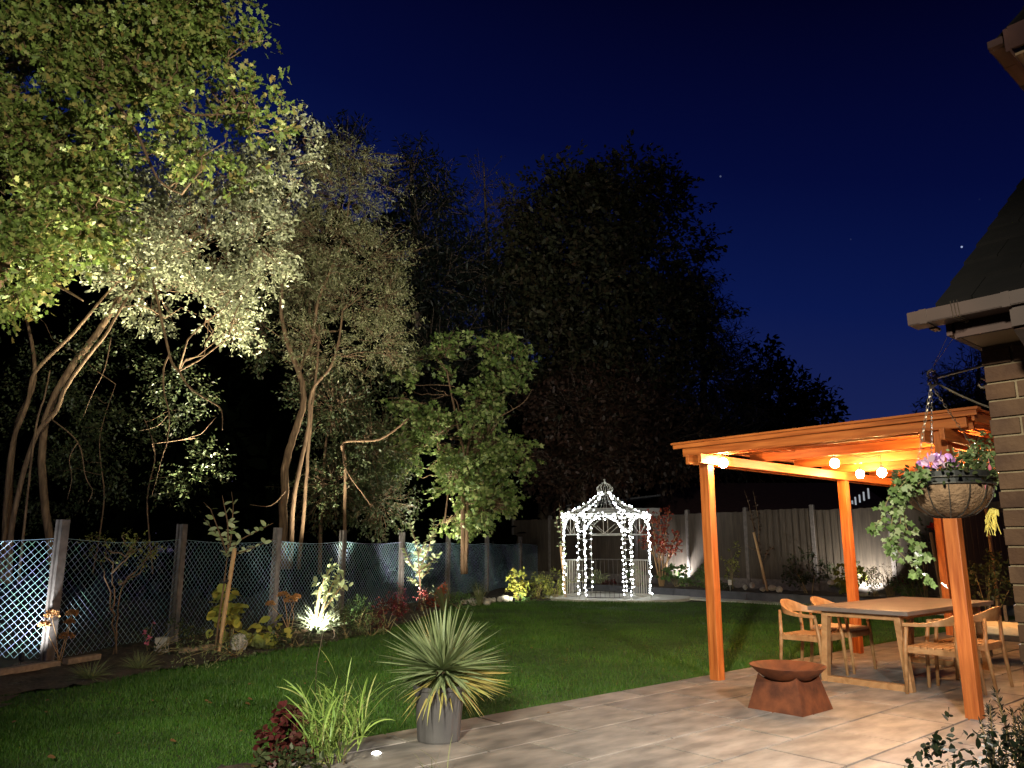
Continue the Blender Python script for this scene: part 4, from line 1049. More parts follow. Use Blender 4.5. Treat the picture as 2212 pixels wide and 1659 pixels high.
tag(b.build('tie_wire', 'chain'), 'thin wires tying the basket hook up to the gutter', 'wire')
# plants in the basket
cy = thing('cyclamen', 'purple cyclamen flowers standing up in the middle of the basket', 'flower', tuple(bc + Z * .05))
n = 34; ang = rng.uniform(0, 6.28, n); rr = rng.uniform(0, .10, n)
P = np.stack([bc.x - .03 + rr * np.cos(ang), bc.y + rr * np.sin(ang) * .6, bc.z + .075 + rng.uniform(0, .055, n)], 1)
leaves_mesh('petals', P, norm(np.stack([rng.normal(scale=.5, size=n), rng.normal(scale=.5, size=n), np.ones(n)], 1)), unit_rand(n), rng.uniform(.028, .048, n), T_ROUND, 'purp', cy)
n = 60; ang = rng.uniform(0, 6.28, n); rr = rng.uniform(0, .16, n)
P = np.stack([bc.x + rr * np.cos(ang), bc.y + rr * np.sin(ang), bc.z + .045 + rng.uniform(0, .025, n)], 1)
leaves_mesh('foliage', P, norm(np.stack([np.cos(ang), np.sin(ang), rng.normal(scale=.4, size=n)], 1)), norm(rng.normal(scale=.5, size=(n, 3)) + [0, 0, 1]), rng.uniform(.03, .05, n), T_ROUND, 'dark', cy)
n = 260; ang = rng.uniform(0, 6.28, n); rr = rng.uniform(.13, .205, n)
P = np.stack([bc.x + rr * np.cos(ang), bc.y + rr * np.sin(ang), bc.z + .03 + rng.uniform(-.02, .05, n)], 1)
leaves_mesh('foliage', P, norm(np.stack([np.cos(ang), np.sin(ang), rng.normal(scale=.7, size=n)], 1)), norm(rng.normal(scale=.7, size=(n, 3)) + [0, -.3, 1]), rng.uniform(.022, .04, n), T_OVAL, 'dark', cy)
b = MB()
for k in range(10): a_ = random.uniform(0, 6.28); b.tube([bc + Z * .04, bc + Vector((math.cos(a_) * .06 - .03, math.sin(a_) * .05, .10))], .0015, 4)
b.build('stems', 'twig', cy)
fu = thing('fuchsia', 'bushy fuchsia with hanging pink buds on the wall side of the basket', 'flower', tuple(bc + Vector((.12, 0, .04))))
fb = [blob(2100, 1010, by, 45, 28, .07), blob(2130, 975, by + .02, 24, 24, .04), blob(2085, 1035, by - .08, 35, 16, .05), blob(2122, 1030, by - .04, 26, 20, .05)]
C, D = sample_blobs(fb, 230, .2, -2); leaves_mesh('foliage', *sprays(C, D, .05, 4, .030, .4), T_OVAL, 'fuch', fu)
b = MB()
for k in range(12): b.tube([bc + Vector((.07, 0, .03)), Vector(C[k * 7 % len(C)])], .002, 4)
b.build('stems', 'twig', fu)
for (u, v) in ((2100, 1048), (2128, 1050), (2090, 1020), (2138, 1010)):
    p = aty(u, v, by - .16); b = MB(); b.lathe(p, [(.001, -.016), (.006, -.010), (.008, 0), (.004, .010), (.001, .014)], 8); b.tube([p + Z * .013, p + Z * .04], .001, 3); b.build('bud', 'pink', fu)
iv = thing('trailing_ivy', 'variegated ivy trailing from the left side of the basket', 'ivy', tuple(bc + Vector((-.12, 0, .03))))
b = MB(); ivp, ivd = [], []
lines = [[(1975, 1020), (1945, 1050), (1930, 1100), (1925, 1150), (1940, 1190), (1965, 1215), (1990, 1240), (2008, 1255)],
         [(1985, 1015), (1960, 1040), (1950, 1090), (1958, 1140), (1970, 1170), (1985, 1195), (1998, 1205)],
         [(1975, 1020), (1935, 1045), (1915, 1085), (1905, 1120), (1885, 1142)],
         [(1980, 1030), (1950, 1075), (1945, 1130), (1925, 1165), (1915, 1185)], [(1990, 1040), (1965, 1060), (1945, 1070), (1928, 1060)]]
for ln_ in lines:
    pts = [aty(u, v, by - .14 + .02 * i) for i, (u, v) in enumerate(ln_)]; pts = [bc + Vector((-.12, -.08, .045))] + pts
    sm = []
    for i in range(len(pts) - 1):
        for j in range(4): sm.append(pts[i].lerp(pts[i + 1], j / 4) + Vector((random.gauss(0, .002),) * 3))
    sm.append(pts[-1]); b.tube(sm, .0016, 4)
    for i, p in enumerate(sm[3:]):
        for q in range(3):
            ivp.append(p + Vector((random.gauss(0, .014), random.gauss(0, .02), random.gauss(0, .010)))); ivd.append((random.gauss(0, .8), random.gauss(-.2, .5), random.gauss(-.7, .6)))
b.build('stems', 'twig', iv)
n = len(ivp); leaves_mesh('leaves', np.array([tuple(p) for p in ivp]), np.array(ivd), norm(rng.normal(scale=.45, size=(n, 3)) + [-.1, -1, .35]), rng.uniform(.018, .040, n), T_PALM, 'ivy', iv)
# raffia bundle hung on the hidden wall
rx = kp(.16, -.045, 0); rt = aty(2152, 1108, rx.y)
b = MB()
for k in range(26):
    s_ = random.uniform(.2, 1); p = Vector((rt.x + .01, rt.y, rt.z + random.gauss(0, .006)))
    b.tube([p, p + Vector((-.035 * s_, 0, .008)), p + Vector((-.06 * s_, random.gauss(0, .01), -.025)), p + Vector((-.062 * s_ + random.gauss(0, .006), random.gauss(0, .01), -.075 * random.uniform(.6, 1.3)))], [.002, .0018, .0018, .0014], 4)
tag(b.build('raffia_bundle', 'rope'), 'bundle of yellow raffia strands hanging from the house wall below the basket', 'raffia')

# ================================================================ TREES BEHIND THE FENCE
def B_(*l): return [blob(*q) for q in l]
# big oak, upper left
oy = 12.4
tree('oak_tree', 'large oak with lobed yellow-green leaves filling the upper left corner', 'tree',
     [([Vector((-10.2, 13.4, -.05)), Vector((-10.0, 13.3, 3.0)), Vector((-9.3, 13.1, 6.0)), Vector((-8.2, 12.8, 9.0))], .30, .12),
      (px_pts([(-160, 480, 13.2), (-40, 360, 12.9), (60, 358, 12.6), (180, 360, 12.4)], oy), .09, .02),
      (px_pts([(-120, 420, 13.2), (-30, 385, 12.8), (72, 390, 12.3), (170, 410, 12.1), (270, 438, 12)], oy), .07, .015),
      (px_pts([(-100, 200, 13), (60, 130, 12.6), (160, 155, 12.3), (240, 210, 12.1), (297, 292, 12), (340, 385, 11.9), (392, 420, 11.9)], oy), .06, .012),
      (px_pts([(-60, 120, 13), (170, 40, 12.6), (320, 180, 12.2), (400, 245, 12), (560, 240, 11.9)], oy), .06, .01),
      (px_pts([(-100, 560, 12.8), (0, 570, 12.4), (110, 610, 12.1), (180, 650, 12)], oy), .05, .012)],
     B_((60, 10, 12.8, 215, 115, 1.7), (250, 40, 12.5, 175, 105, 1.5), (385, 40, 12.2, 95, 90, 1.1), (435, 170, 12, 72, 56, .9), (90, 200, 12.6, 165, 95, 1.5), (230, 180, 12.5, 75, 55, .8),
        (450, 262, 11.8, 64, 50, .7), (540, 220, 11.7, 36, 18, .35), (520, 285, 11.8, 42, 20, .4), (410, 330, 11.8, 44, 26, .5), (512, 105, 12, 18, 12, .3), (100, 330, 12.5, 155, 78, 1.3), (215, 325, 12.2, 55, 40, .7),
        (60, 460, 12.3, 140, 72, 1.2), (185, 475, 12.1, 62, 50, .7), (110, 565, 12.0, 118, 40, .8), (30, 600, 12.2, 75, 34, .8), (460, 15, 12.2, 32, 45, .5)),
     6400, 11, .145, T_OAK, 'oak', ln=.28, shell=.15, gap=-.40, f=1.1, clump=(15, .155), limbs=2, lsize=.020, droop=.15, flat=1.3)
# silver leafed willow
tree('willow_tree', 'pale silver-leaved willow leaning right with lit orange-brown stems', 'tree',
     [(px_pts([(20, 1260, 13.4), (28, 1120, 13.4), (73, 952, 13.3), (120, 890, 13.2), (146, 832, 13.2), (190, 770, 13.2), (226, 726, 13.2), (262, 664, 13.4), (330, 560, 13.6)], 13), .048, .02),
      (px_pts([(5, 1260, 13.8), (22, 992, 13.8), (60, 870, 13.8), (77, 802, 13.8), (153, 726, 13.7), (200, 671, 13.7), (225, 640, 13.8), (290, 570, 14)], 13.8), .046, .018),
      (px_pts([(40, 1260, 13.2), (73, 952, 13.2), (98, 850, 13.1), (108, 800, 13.1)], 13), .022, .010),
      (px_pts([(10, 1260, 14.4), (30, 950, 14.4), (75, 820, 14.4), (60, 700, 14.5), (48, 690, 14.5)], 14), .055, .02),
      (px_pts([(120, 1260, 14.6), (90, 1000, 14.5), (120, 850, 14.4), (230, 690, 14.4), (290, 575, 14.4), (300, 540, 14.4)], 14), .075, .05),
      (px_pts([(330, 600, 13.5), (366, 766, 13.2), (386, 802, 13.1), (412, 839, 13), (456, 868, 12.9), (478, 886, 12.9), (480, 930, 12.9)], 13), .025, .006),
      (px_pts([(366, 766, 13.2), (354, 795, 13.1), (354, 846, 13), (365, 893, 13), (361, 955, 13), (350, 988, 13), (328, 1072, 13)], 13), .018, .004),
      (px_pts([(110, 905, 13.1), (168, 955, 13), (185, 1030, 12.9), (200, 1060, 12.9), (190, 1085, 12.9)], 13), .012, .003),
      (px_pts([(168, 955, 13), (150, 990, 13), (155, 1035, 12.9), (145, 1080, 12.9)], 13), .009, .003),
      (px_pts([(365, 893, 13), (340, 920, 12.9), (300, 930, 12.9)], 13), .008, .003),
      (px_pts([(240, 730, 13.2), (225, 800, 13), (200, 850, 13), (180, 900, 13)], 13), .010, .003)],
     B_((330, 430, 14, 110, 95, 1.3), (460, 390, 13.7, 110, 85, 1.3), (590, 365, 13.3, 80, 62, .9), (640, 300, 13.2, 24, 34, .4), (650, 400, 13.1, 45, 30, .5), (430, 520, 13.8, 140, 95, 1.4), (550, 520, 13.4, 60, 70, .8),
        (575, 590, 13.2, 36, 26, .4), (330, 610, 14, 110, 85, 1.3), (430, 640, 13.8, 105, 70, 1.1), (490, 700, 13.4, 60, 40, .6), (250, 540, 14.2, 60, 90, .9)),
     5200, 10, .082, T_OVAL, 'willow', ln=.26, shell=.2, gap=-.3, f=1.3, clump=(14, .125), limbs=2, lsize=.012, droop=.1, flat=1.4)
tree('willow_undergrowth', 'sparse dim leafy shoots growing round the feet of the silver willow', 'shrub',
     [(px_pts([(200, 1240, 15.2), (225, 1080, 15.2), (215, 950, 15.2), (250, 830, 15.2)], 15), .016, .006), (px_pts([(330, 1240, 15), (318, 1080, 15), (335, 980, 15), (310, 900, 15)], 15), .016, .006)],
     B_((250, 800, 15.2, 150, 100, 1.0), (120, 900, 15.4, 130, 130, .9), (390, 860, 15.0, 60, 70, .6), (470, 905, 13, 30, 22, .2), (270, 980, 15.4, 170, 100, .9), (400, 1010, 15.2, 80, 80, .7), (60, 700, 15.0, 90, 90, .9), (100, 1060, 15.4, 130, 70, .8)),
     3000, 7, .075, T_OVAL, 'dark', ln=.3, shell=.2, gap=-.1, f=1.2, limbs=1, lsize=.006, twigs=False)
# second, taller sallow
sy = 17.4
tree('sallow_tree', 'tall narrow sallow with fine olive leaves and a forked pale trunk', 'tree',
     [(px_pts([(612, 1230), (612, 1116), (620, 992), (642, 919), (656, 864), (645, 802), (620, 737), (607, 664), (609, 554), (612, 460)], sy), .105, .03),
      (px_pts([(645, 802), (674, 737), (685, 657), (711, 591), (745, 500), (757, 400)], sy), .05, .018),
      (px_pts([(625, 1230, 17.2), (634, 1087, 17.2), (650, 1000, 17.2), (667, 919, 17.2), (674, 846, 17.1), (715, 791, 17), (733, 729, 17), (740, 670, 17)], sy), .06, .018),
      (px_pts([(645, 1230, 17.5), (660, 1050, 17.5), (672, 900, 17.4), (684, 800, 17.4), (690, 700, 17.4)], sy), .05, .02),
      (px_pts([(618, 1060, 16.8), (585, 1092, 16.6), (540, 1090, 16.4)], sy), .014, .006)],
     B_((770, 345, 17.4, 55, 40, .8), (715, 330, 17.4, 34, 30, .5), (810, 390, 17.3, 50, 42, .7), (740, 420, 17.5, 90, 70, 1.1), (700, 520, 17.5, 95, 90, 1.2), (790, 560, 17.5, 72, 90, 1.1), (760, 660, 17.6, 90, 90, 1.2),
        (670, 610, 17.9, 60, 100, .9), (830, 640, 17.3, 40, 70, .6), (710, 760, 17.8, 95, 70, 1.1), (820, 740, 17.4, 50, 60, .7), (640, 470, 17.8, 50, 70, .8)),
     5600, 10, .088, T_LANCE, 'sallow', ln=.28, shell=.2, gap=-.3, f=1.2, clump=(14, .15), limbs=2, lsize=.012, flat=1.4)
tree('ivy_clad_thicket', 'dim olive thicket between the tall sallow and the bright maple', 'shrub',
     [(px_pts([(742, 1240, 18.4), (746, 1011, 18), (742, 957, 17.8), (820, 949, 17.6), (883, 904, 17.5)], 18), .045, .02), (px_pts([(742, 957, 17.8), (746, 1011, 17.6), (789, 1074, 17.5), (800, 1090, 17.5)], 18), .02, .008),
      (px_pts([(690, 1240, 19), (700, 1000, 19), (720, 850, 19)], 19), .05, .02)],
     B_((720, 880, 18.6, 110, 80, 1.1), (800, 960, 19, 90, 80, 1.1), (720, 1050, 18.8, 110, 80, 1.1), (820, 1080, 19.2, 80, 70, .9), (860, 780, 19.4, 50, 70, .7), (560, 720, 19, 60, 70, .8)),
     2600, 9, .09, T_OVAL, 'dark', ln=.35, shell=.2, gap=-.35, f=1.1, limbs=2, lsize=.015)
my = 19.6
tree('field_maple', 'bright green maple with two raised leafy tops beyond the mesh fence', 'tree',
     [(px_pts([(1000, 1240), (1000, 1090), (1004, 1000), (985, 900), (965, 800)], my), .06, .02), (px_pts([(1006, 1240), (1010, 1060), (1012, 960), (1050, 850), (1080, 780)], my), .05, .015),
      (px_pts([(960, 1130), (975, 1020), (995, 960), (990, 880), (980, 860)], my), .02, .01), (px_pts([(1080, 900, 19.2), (1130, 870, 19), (1150, 840, 19)], my), .015, .005)],
     B_((955, 775, 19.6, 26, 36, .5), (975, 815, 19.6, 34, 34, .5), (1068, 765, 19.5, 18, 34, .4), (1080, 810, 19.4, 34, 34, .5), (1112, 780, 19.3, 16, 30, .3), (880, 835, 19.6, 40, 34, .6), (925, 865, 19.6, 62, 40, .7), (1050, 870, 19.4, 56, 40, .7), (1110, 875, 19.2, 30, 34, .5), (935, 950, 19.8, 88, 62, 1.0), (1050, 955, 19.4, 76, 60, .9),
        (1130, 985, 19.2, 32, 16, .4), (1000, 1040, 19.7, 92, 56, 1.0), (1050, 1090, 19.4, 62, 44, .8), (890, 1000, 20, 50, 50, .7), (1100, 1030, 19.5, 34, 30, .4), (980, 1110, 19.9, 60, 34, .6)),
     2700, 9, .125, T_PALM, 'maple', ln=.26, shell=.2, gap=-.15, f=1.5, clump=(12, .12), limbs=2, lsize=.016, flat=.8)
# background trees
tree('tall_dark_conifer', 'black pointed conifer rising behind the tall sallow', 'tree',
     [([Vector((aty(905, 1180, 30).x, 30, 0)), aty(900, 700, 30), aty(890, 350, 30)], .35, .06)],
     B_((890, 380, 30, 40, 60, 1.4), (950, 440, 30, 42, 60, 1.4), (900, 500, 30, 85, 70, 2), (940, 620, 30, 80, 100, 2), (860, 620, 30, 90, 130, 2), (930, 780, 30, 100, 120, 2), (830, 360, 31, 40, 30, 1.2), (740, 320, 31, 45, 34, 1.2), (960, 900, 30, 100, 120, 2), (1010, 560, 31, 40, 60, 1), (1050, 640, 32, 60, 80, 1.5), (1090, 760, 32, 60, 90, 1.5), (660, 330, 31, 50, 40, 1.2)),
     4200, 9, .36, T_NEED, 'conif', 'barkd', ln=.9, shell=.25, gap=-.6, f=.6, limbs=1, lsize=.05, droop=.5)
tree('bare_birch', 'thin sparse birch with few leaves against the blue night sky', 'tree',
     [([Vector((aty(1060, 1180, 33).x, 33, 0)), aty(1060, 700, 33), aty(1050, 480, 33), aty(1045, 350, 33)], .16, .02)],
     B_((1040, 400, 33, 40, 60, 1.2), (1080, 470, 33, 50, 60, 1.3), (1040, 560, 33, 45, 80, 1.3), (1110, 430, 33, 40, 40, 1)),
     170, 4, .16, T_OVAL, 'chest', 'barkd', ln=.8, shell=.1, gap=-2, limbs=6, lsize=.012)
tree('broad_chestnut', 'broad rounded dark tree crown towering behind the gazebo', 'tree',
     [([Vector((aty(1180, 1180, 34).x, 34, 0)), aty(1185, 950, 34), aty(1230, 700, 34), aty(1260, 500, 34)], .45, .10), ([Vector((aty(1320, 1180, 35).x, 35, 0)), aty(1330, 900, 35), aty(1360, 600, 35)], .4, .10)],
     B_((1215, 450, 34, 65, 50, 2), (1335, 430, 34.5, 60, 48, 2), (1420, 470, 35, 48, 55, 1.8), (1280, 500, 34, 130, 70, 2.6), (1180, 520, 34, 60, 60, 2), (1400, 570, 35, 80, 80, 2.4), (1250, 620, 33.5, 130, 100, 3), (1130, 620, 34, 60, 90, 2), (1360, 700, 34.5, 120, 110, 3),
        (1190, 760, 33.5, 120, 100, 3), (1440, 730, 36, 60, 110, 2), (1300, 840, 34, 140, 90, 3)),
     8000, 9, .28, T_OVAL, 'chest', 'barkd', ln=.6, shell=.45, gap=-.75, f=.8, clump=(16, .5), limbs=1, lsize=.04)
tree('copper_thorn', 'dusky red-brown lower tree below the broad dark crown', 'tree',
     [([Vector((aty(1260, 1180, 31).x, 31, 0)), aty(1260, 1000, 31), aty(1280, 880, 31)], .2, .06)],
     B_((1230, 880, 31, 90, 70, 1.8), (1340, 880, 31.5, 100, 80, 2), (1280, 980, 31, 130, 80, 2), (1420, 960, 32, 90, 90, 2), (1200, 1010, 31, 60, 90, 1.5)),
     3000, 8, .22, T_OVAL, 'rust', 'barkd', ln=.7, shell=.3, gap=-.6, f=.6, limbs=2, lsize=.04)
tree('leaning_spruce', 'dark spruce stepping down to the right of the broad crown', 'tree',
     [([Vector((aty(1530, 1180, 40).x, 40, 0)), aty(1520, 800, 40), aty(1510, 580, 40)], .3, .05)],
     B_((1505, 600, 40, 26, 40, 1.2), (1515, 680, 40, 48, 55, 1.8), (1560, 740, 40, 42, 46, 1.6), (1530, 820, 40, 85, 80, 2.4), (1600, 870, 41, 60, 60, 2), (1520, 950, 40, 120, 90, 2.6)),
     1500, 8, .34, T_NEED, 'conif', 'barkd', ln=1.0, shell=.25, gap=-.7, f=.5, limbs=1, lsize=.05, droop=.5)
tree('far_low_tree', 'low dark far tree fading down toward the pergola roof', 'tree',
     [([Vector((aty(1660, 1180, 48).x, 48, 0)), aty(1665, 950, 48), aty(1660, 800, 48)], .3, .05)],
     B_((1655, 790, 48, 34, 34, 1.5), (1670, 860, 48, 75, 55, 2.5), (1740, 900, 48, 60, 50, 2.2), (1650, 960, 48, 130, 80, 3), (1800, 960, 49, 50, 40, 2), (1600, 1000, 47, 150, 80, 3)),
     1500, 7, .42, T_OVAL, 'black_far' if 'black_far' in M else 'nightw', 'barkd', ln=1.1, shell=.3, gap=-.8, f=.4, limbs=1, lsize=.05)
tree('teal_lit_fir', 'small dark fir showing between the bracket and the brick corner', 'tree',
     [([Vector((aty(2110, 1180, 24).x, 24, 0)), aty(2110, 1000, 24), aty(2115, 780, 24)], .2, .04)],
     B_((2100, 800, 24, 46, 34, 1.2), (2085, 850, 24, 62, 34, 1.5), (2110, 900, 24, 75, 60, 1.6), (2050, 880, 24, 30, 24, .8)),
     420, 7, .22, T_NEED, 'conif', 'barkd', ln=.7, shell=.2, gap=-.8, f=.5, limbs=1, lsize=.03, droop=.4)
# the wood as one dark mass behind everything on the left
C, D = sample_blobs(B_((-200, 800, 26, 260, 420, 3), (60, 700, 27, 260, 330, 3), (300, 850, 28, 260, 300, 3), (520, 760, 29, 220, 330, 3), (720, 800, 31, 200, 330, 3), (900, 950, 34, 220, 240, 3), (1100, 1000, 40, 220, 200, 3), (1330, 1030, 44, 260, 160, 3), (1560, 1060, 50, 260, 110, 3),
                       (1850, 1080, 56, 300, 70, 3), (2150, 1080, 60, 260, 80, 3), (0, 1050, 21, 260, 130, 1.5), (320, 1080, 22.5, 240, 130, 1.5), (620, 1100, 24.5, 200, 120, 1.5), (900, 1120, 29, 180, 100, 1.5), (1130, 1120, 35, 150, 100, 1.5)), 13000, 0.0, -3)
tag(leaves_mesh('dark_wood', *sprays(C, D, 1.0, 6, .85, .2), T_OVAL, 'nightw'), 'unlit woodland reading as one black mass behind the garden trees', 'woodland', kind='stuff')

# ================================================================ LEFT BORDER PLANTS
def stick(name, label, pts, r, m='stake', cat='stake'):
    b = MB(); b.tube(pts, r, 8); return tag(b.build(name, m, bevel=0), label, cat)
def hydr(name, label, u, v, heads, cat='dried hydrangea', m='dry'):
    p = gb(u, v); root = thing(name, label, cat, tuple(p), 'dried flower heads in the left border'); b = MB()
    for (a, c, r_) in heads:
        e = aty(a, c, p.y); s = p + Vector((random.uniform(-.04, .04), 0, 0)); b.tube([s, s.lerp(e, .5) + Vector((random.gauss(0, .015), 0, .03)), e], [.006, .005, .004], 5)
        n = 170; d = unit_rand(n); d[:, 2] = np.abs(d[:, 2]); k = upx(p.y) * r_
        leaves_mesh('flower_head', np.array(e) + d * k * np.array([1, 1, .8]) * rng.uniform(.6, 1.15, (n, 1)), norm(d + rng.normal(scale=.5, size=d.shape)), unit_rand(n), rng.uniform(.018, .03, n), T_ROUND, m, root)
    b.build('stems', 'stake', root, smooth=True); return root
hydr('dried_hydrangea', 'orange lit dried hydrangea heads beside the leftmost concrete post', 128, 1432, [(112, 1332, 14), (95, 1352, 10), (156, 1328, 11), (150, 1345, 8), (143, 1378, 14)])
hydr('dried_hydrangea', 'brown dried hydrangea heads in front of the tall pale fence post', 622, 1372, [(584, 1307, 9), (612, 1288, 11), (628, 1300, 12), (640, 1292, 9)])
p = gb(248, 1412)
root = thing('climbing_rose', 'twisting thin climber with small bright leaves between the first two posts', 'climber', tuple(p)); b = MB()
cl = [[(248, 1412), (244, 1330), (250, 1280), (242, 1240), (232, 1190), (225, 1165), (200, 1160), (178, 1168)], [(250, 1412), (256, 1330), (262, 1260), (300, 1240), (330, 1190), (352, 1188)], [(244, 1330), (232, 1260), (215, 1215), (195, 1180)],
      [(262, 1262), (290, 1235), (310, 1215), (345, 1175)], [(232, 1190), (270, 1200), (292, 1175), (300, 1160)], [(270, 1200), (288, 1192), (262, 1165), (275, 1150)], [(242, 1240), (280, 1200), (300, 1185), (320, 1172)]]
ends = []
for l_ in cl:
    pts = [aty(u, v, p.y + random.uniform(-.05, .05)) for u, v in l_]; sm = []
    for i in range(len(pts) - 1):
        for j in range(4): sm.append(pts[i].lerp(pts[i + 1], j / 4) + Vector((random.gauss(0, .012), random.gauss(0, .02), random.gauss(0, .012))))
    sm.append(pts[-1]); b.tube(sm, [.013 - .010 * i / len(sm) for i in range(len(sm))], 5); ends += sm[len(sm) // 3:]
b.build('stems', 'bark', root, smooth=True)
cc = np.array([tuple(q) for q in ends]); cc = np.repeat(cc, 2, 0) + rng.normal(scale=.03, size=(len(cc) * 2, 3)); keep = (cc[:, 2] > 1.15) | (rng.random(len(cc)) < .3); cc = cc[keep]
leaves_mesh('foliage', *sprays(cc, norm(unit_rand(len(cc)) + [0, 0, .4]), .06, 4, .038, .1), T_OVAL, 'yelg', root)
GT = 'low grassy tufts along the front of the left border'
for i, (u, v, L, lb) in enumerate(((195, 1465, .30, 'wide low grassy tuft, nearest the left edge of the lawn'), (300, 1445, .30, 'low grassy tuft below the climbing rose'), (565, 1400, .20, 'small grass tuft at the lawn edge right of the leaning sapling'))):
    tuft('grass_tuft', lb, gb(u, v), 130, L, .008, (.2, 1.35), .5, 'sedge', GT)
P_ = gb(335, 1412)
bush('fuchsia_shrub', 'dark green shrub with a few pink flowers between the climber and the second post', 'shrub', P_, [bb(360, 1370, P_.y, 38, 32, .25), bb(400, 1395, P_.y, 50, 22, .25)], 130, 5, .05, T_OVAL, 'dark')
root = thing('pink_nerine', 'thin stems carrying small pink flowers left of the dark green shrub', 'flower', tuple(gb(318, 1408))); b = MB()
for (u, v) in ((312, 1366), (318, 1390), (330, 1344), (322, 1378)):
    e = aty(u, v, P_.y - .1); b.tube([gb(318, 1408), e], .004, 4); d = unit_rand(7); leaves_mesh('petals', np.array([tuple(e)] * 7), d, unit_rand(7), np.full(7, .045), T_OVAL, 'pink', root)
b.build('stems', 'twig', root)
# staked sapling
def sapling(name, label, u, v, stems, leaf, lsz, mm, stake=None, rad=.018, y=None, nl=2, group=None, lab2=None, step=.08, tm=T_OVAL, leaning=None):
    p = gb(u, v) if y is None else Vector((aty(u, v, y).x, y, max(0, aty(u, v, y).z)))
    root = thing(name, label, 'young tree', tuple(p), 'young staked trees'); b = MB(); P, Dn = [], []
    for k, l_ in enumerate(stems):
        pts = [aty(a, c, p.y + random.uniform(-.06, .06) * (k > 0)) for a, c in l_]; b.tube(pts, [rad * (1 - .85 * i / (len(pts) - 1)) * (1 if k == 0 else .6) + .002 for i in range(len(pts))], 6)
        for i in range(len(pts) - 1):
            n = max(1, int((pts[i + 1] - pts[i]).length / step)); 
            if k == 0 and i < leaf: continue
            for j in range(n):
                q = pts[i].lerp(pts[i + 1], j / n); d = (pts[i + 1] - pts[i]).normalized()
                for sg in range(nl): P.append(q); Dn.append(d * .4 + Vector((random.choice((-1, 1)) * random.uniform(.5, 1), random.gauss(0, .6), random.gauss(-.05, .35))))
    b.build('trunk', 'bark', root, smooth=True); n = len(P)
    leaves_mesh('foliage', np.array([tuple(q) for q in P]), np.array([tuple(q) for q in Dn]), norm(rng.normal(scale=.5, size=(n, 3)) + [0, -.6, .8]), rng.uniform(.7, 1.15, n) * lsz, tm, mm, root)
    return p
p = sapling('staked_sapling', 'leaning young staked tree with broad pale leaves in the left border', 463, 1412, [[(463, 1410), (474, 1330), (484, 1260), (490, 1210), (497, 1180)], [(490, 1195), (470, 1140), (455, 1100), (440, 1085)], [(493, 1190), (492, 1130), (484, 1090), (480, 1070)],
     [(497, 1180), (502, 1130), (504, 1090), (500, 1062)], [(498, 1190), (520, 1165), (560, 1145), (590, 1130)], [(497, 1200), (530, 1190), (590, 1165)], [(484, 1165), (465, 1150), (440, 1120)]], 9, .115, 'pale', step=.10, nl=2)
stick('tree_stake', 'round wooden stake leaning with the broad leaved sapling', [gb(472, 1408), aty(507, 1184, p.y - .05)], .030)
b = MB(); q = aty(484, 1255, p.y - .02); b.tube([q + Vector((.05 * math.cos(a), .05 * math.sin(a), .02 * math.sin(a))) for a in np.linspace(0, 6.28, 12)], .014, 6); tag(b.build('tree_tie', 'black'), 'black rubber tie binding the leaning sapling to its stake', 'tree tie')
P_ = gb(500, 1398)
bush('yellow_hydrangea', 'big leaved yellow shrub glowing behind the leaning sapling', 'shrub', P_, [bb(488, 1300, P_.y + .3, 24, 34, .15), bb(490, 1340, P_.y + .25, 42, 40, .25), bb(540, 1360, P_.y + .2, 36, 34, .2), bb(585, 1372, P_.y + .1, 26, 22, .15)], 62, 4, .145, T_ROUND, 'yel', 10, ln=.08, droop=.7, flat=.5)
bush('low_dark_shrub', 'low dusky shrub at the foot of the leaning sapling', 'shrub', gb(510, 1415), [bb(520, 1398, gb(510, 1415).y, 60, 20, .25), bb(430, 1420, gb(430, 1440).y, 55, 22, .25)], 190, 5, .05, T_LANCE, 'sedge', 8)
P_ = gb(690, 1368)
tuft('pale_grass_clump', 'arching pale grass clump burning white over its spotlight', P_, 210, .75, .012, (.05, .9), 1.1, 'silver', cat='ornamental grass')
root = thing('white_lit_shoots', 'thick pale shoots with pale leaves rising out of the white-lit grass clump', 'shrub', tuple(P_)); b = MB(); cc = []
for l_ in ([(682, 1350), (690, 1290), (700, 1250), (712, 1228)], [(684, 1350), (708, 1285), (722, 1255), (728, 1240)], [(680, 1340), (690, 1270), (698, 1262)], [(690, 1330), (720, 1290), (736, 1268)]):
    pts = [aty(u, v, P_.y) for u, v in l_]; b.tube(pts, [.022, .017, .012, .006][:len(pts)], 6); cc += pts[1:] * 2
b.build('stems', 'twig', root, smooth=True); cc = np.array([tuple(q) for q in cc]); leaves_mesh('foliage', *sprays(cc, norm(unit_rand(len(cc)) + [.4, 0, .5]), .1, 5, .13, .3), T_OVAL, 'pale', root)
BP = 'bedding along the middle of the left border'
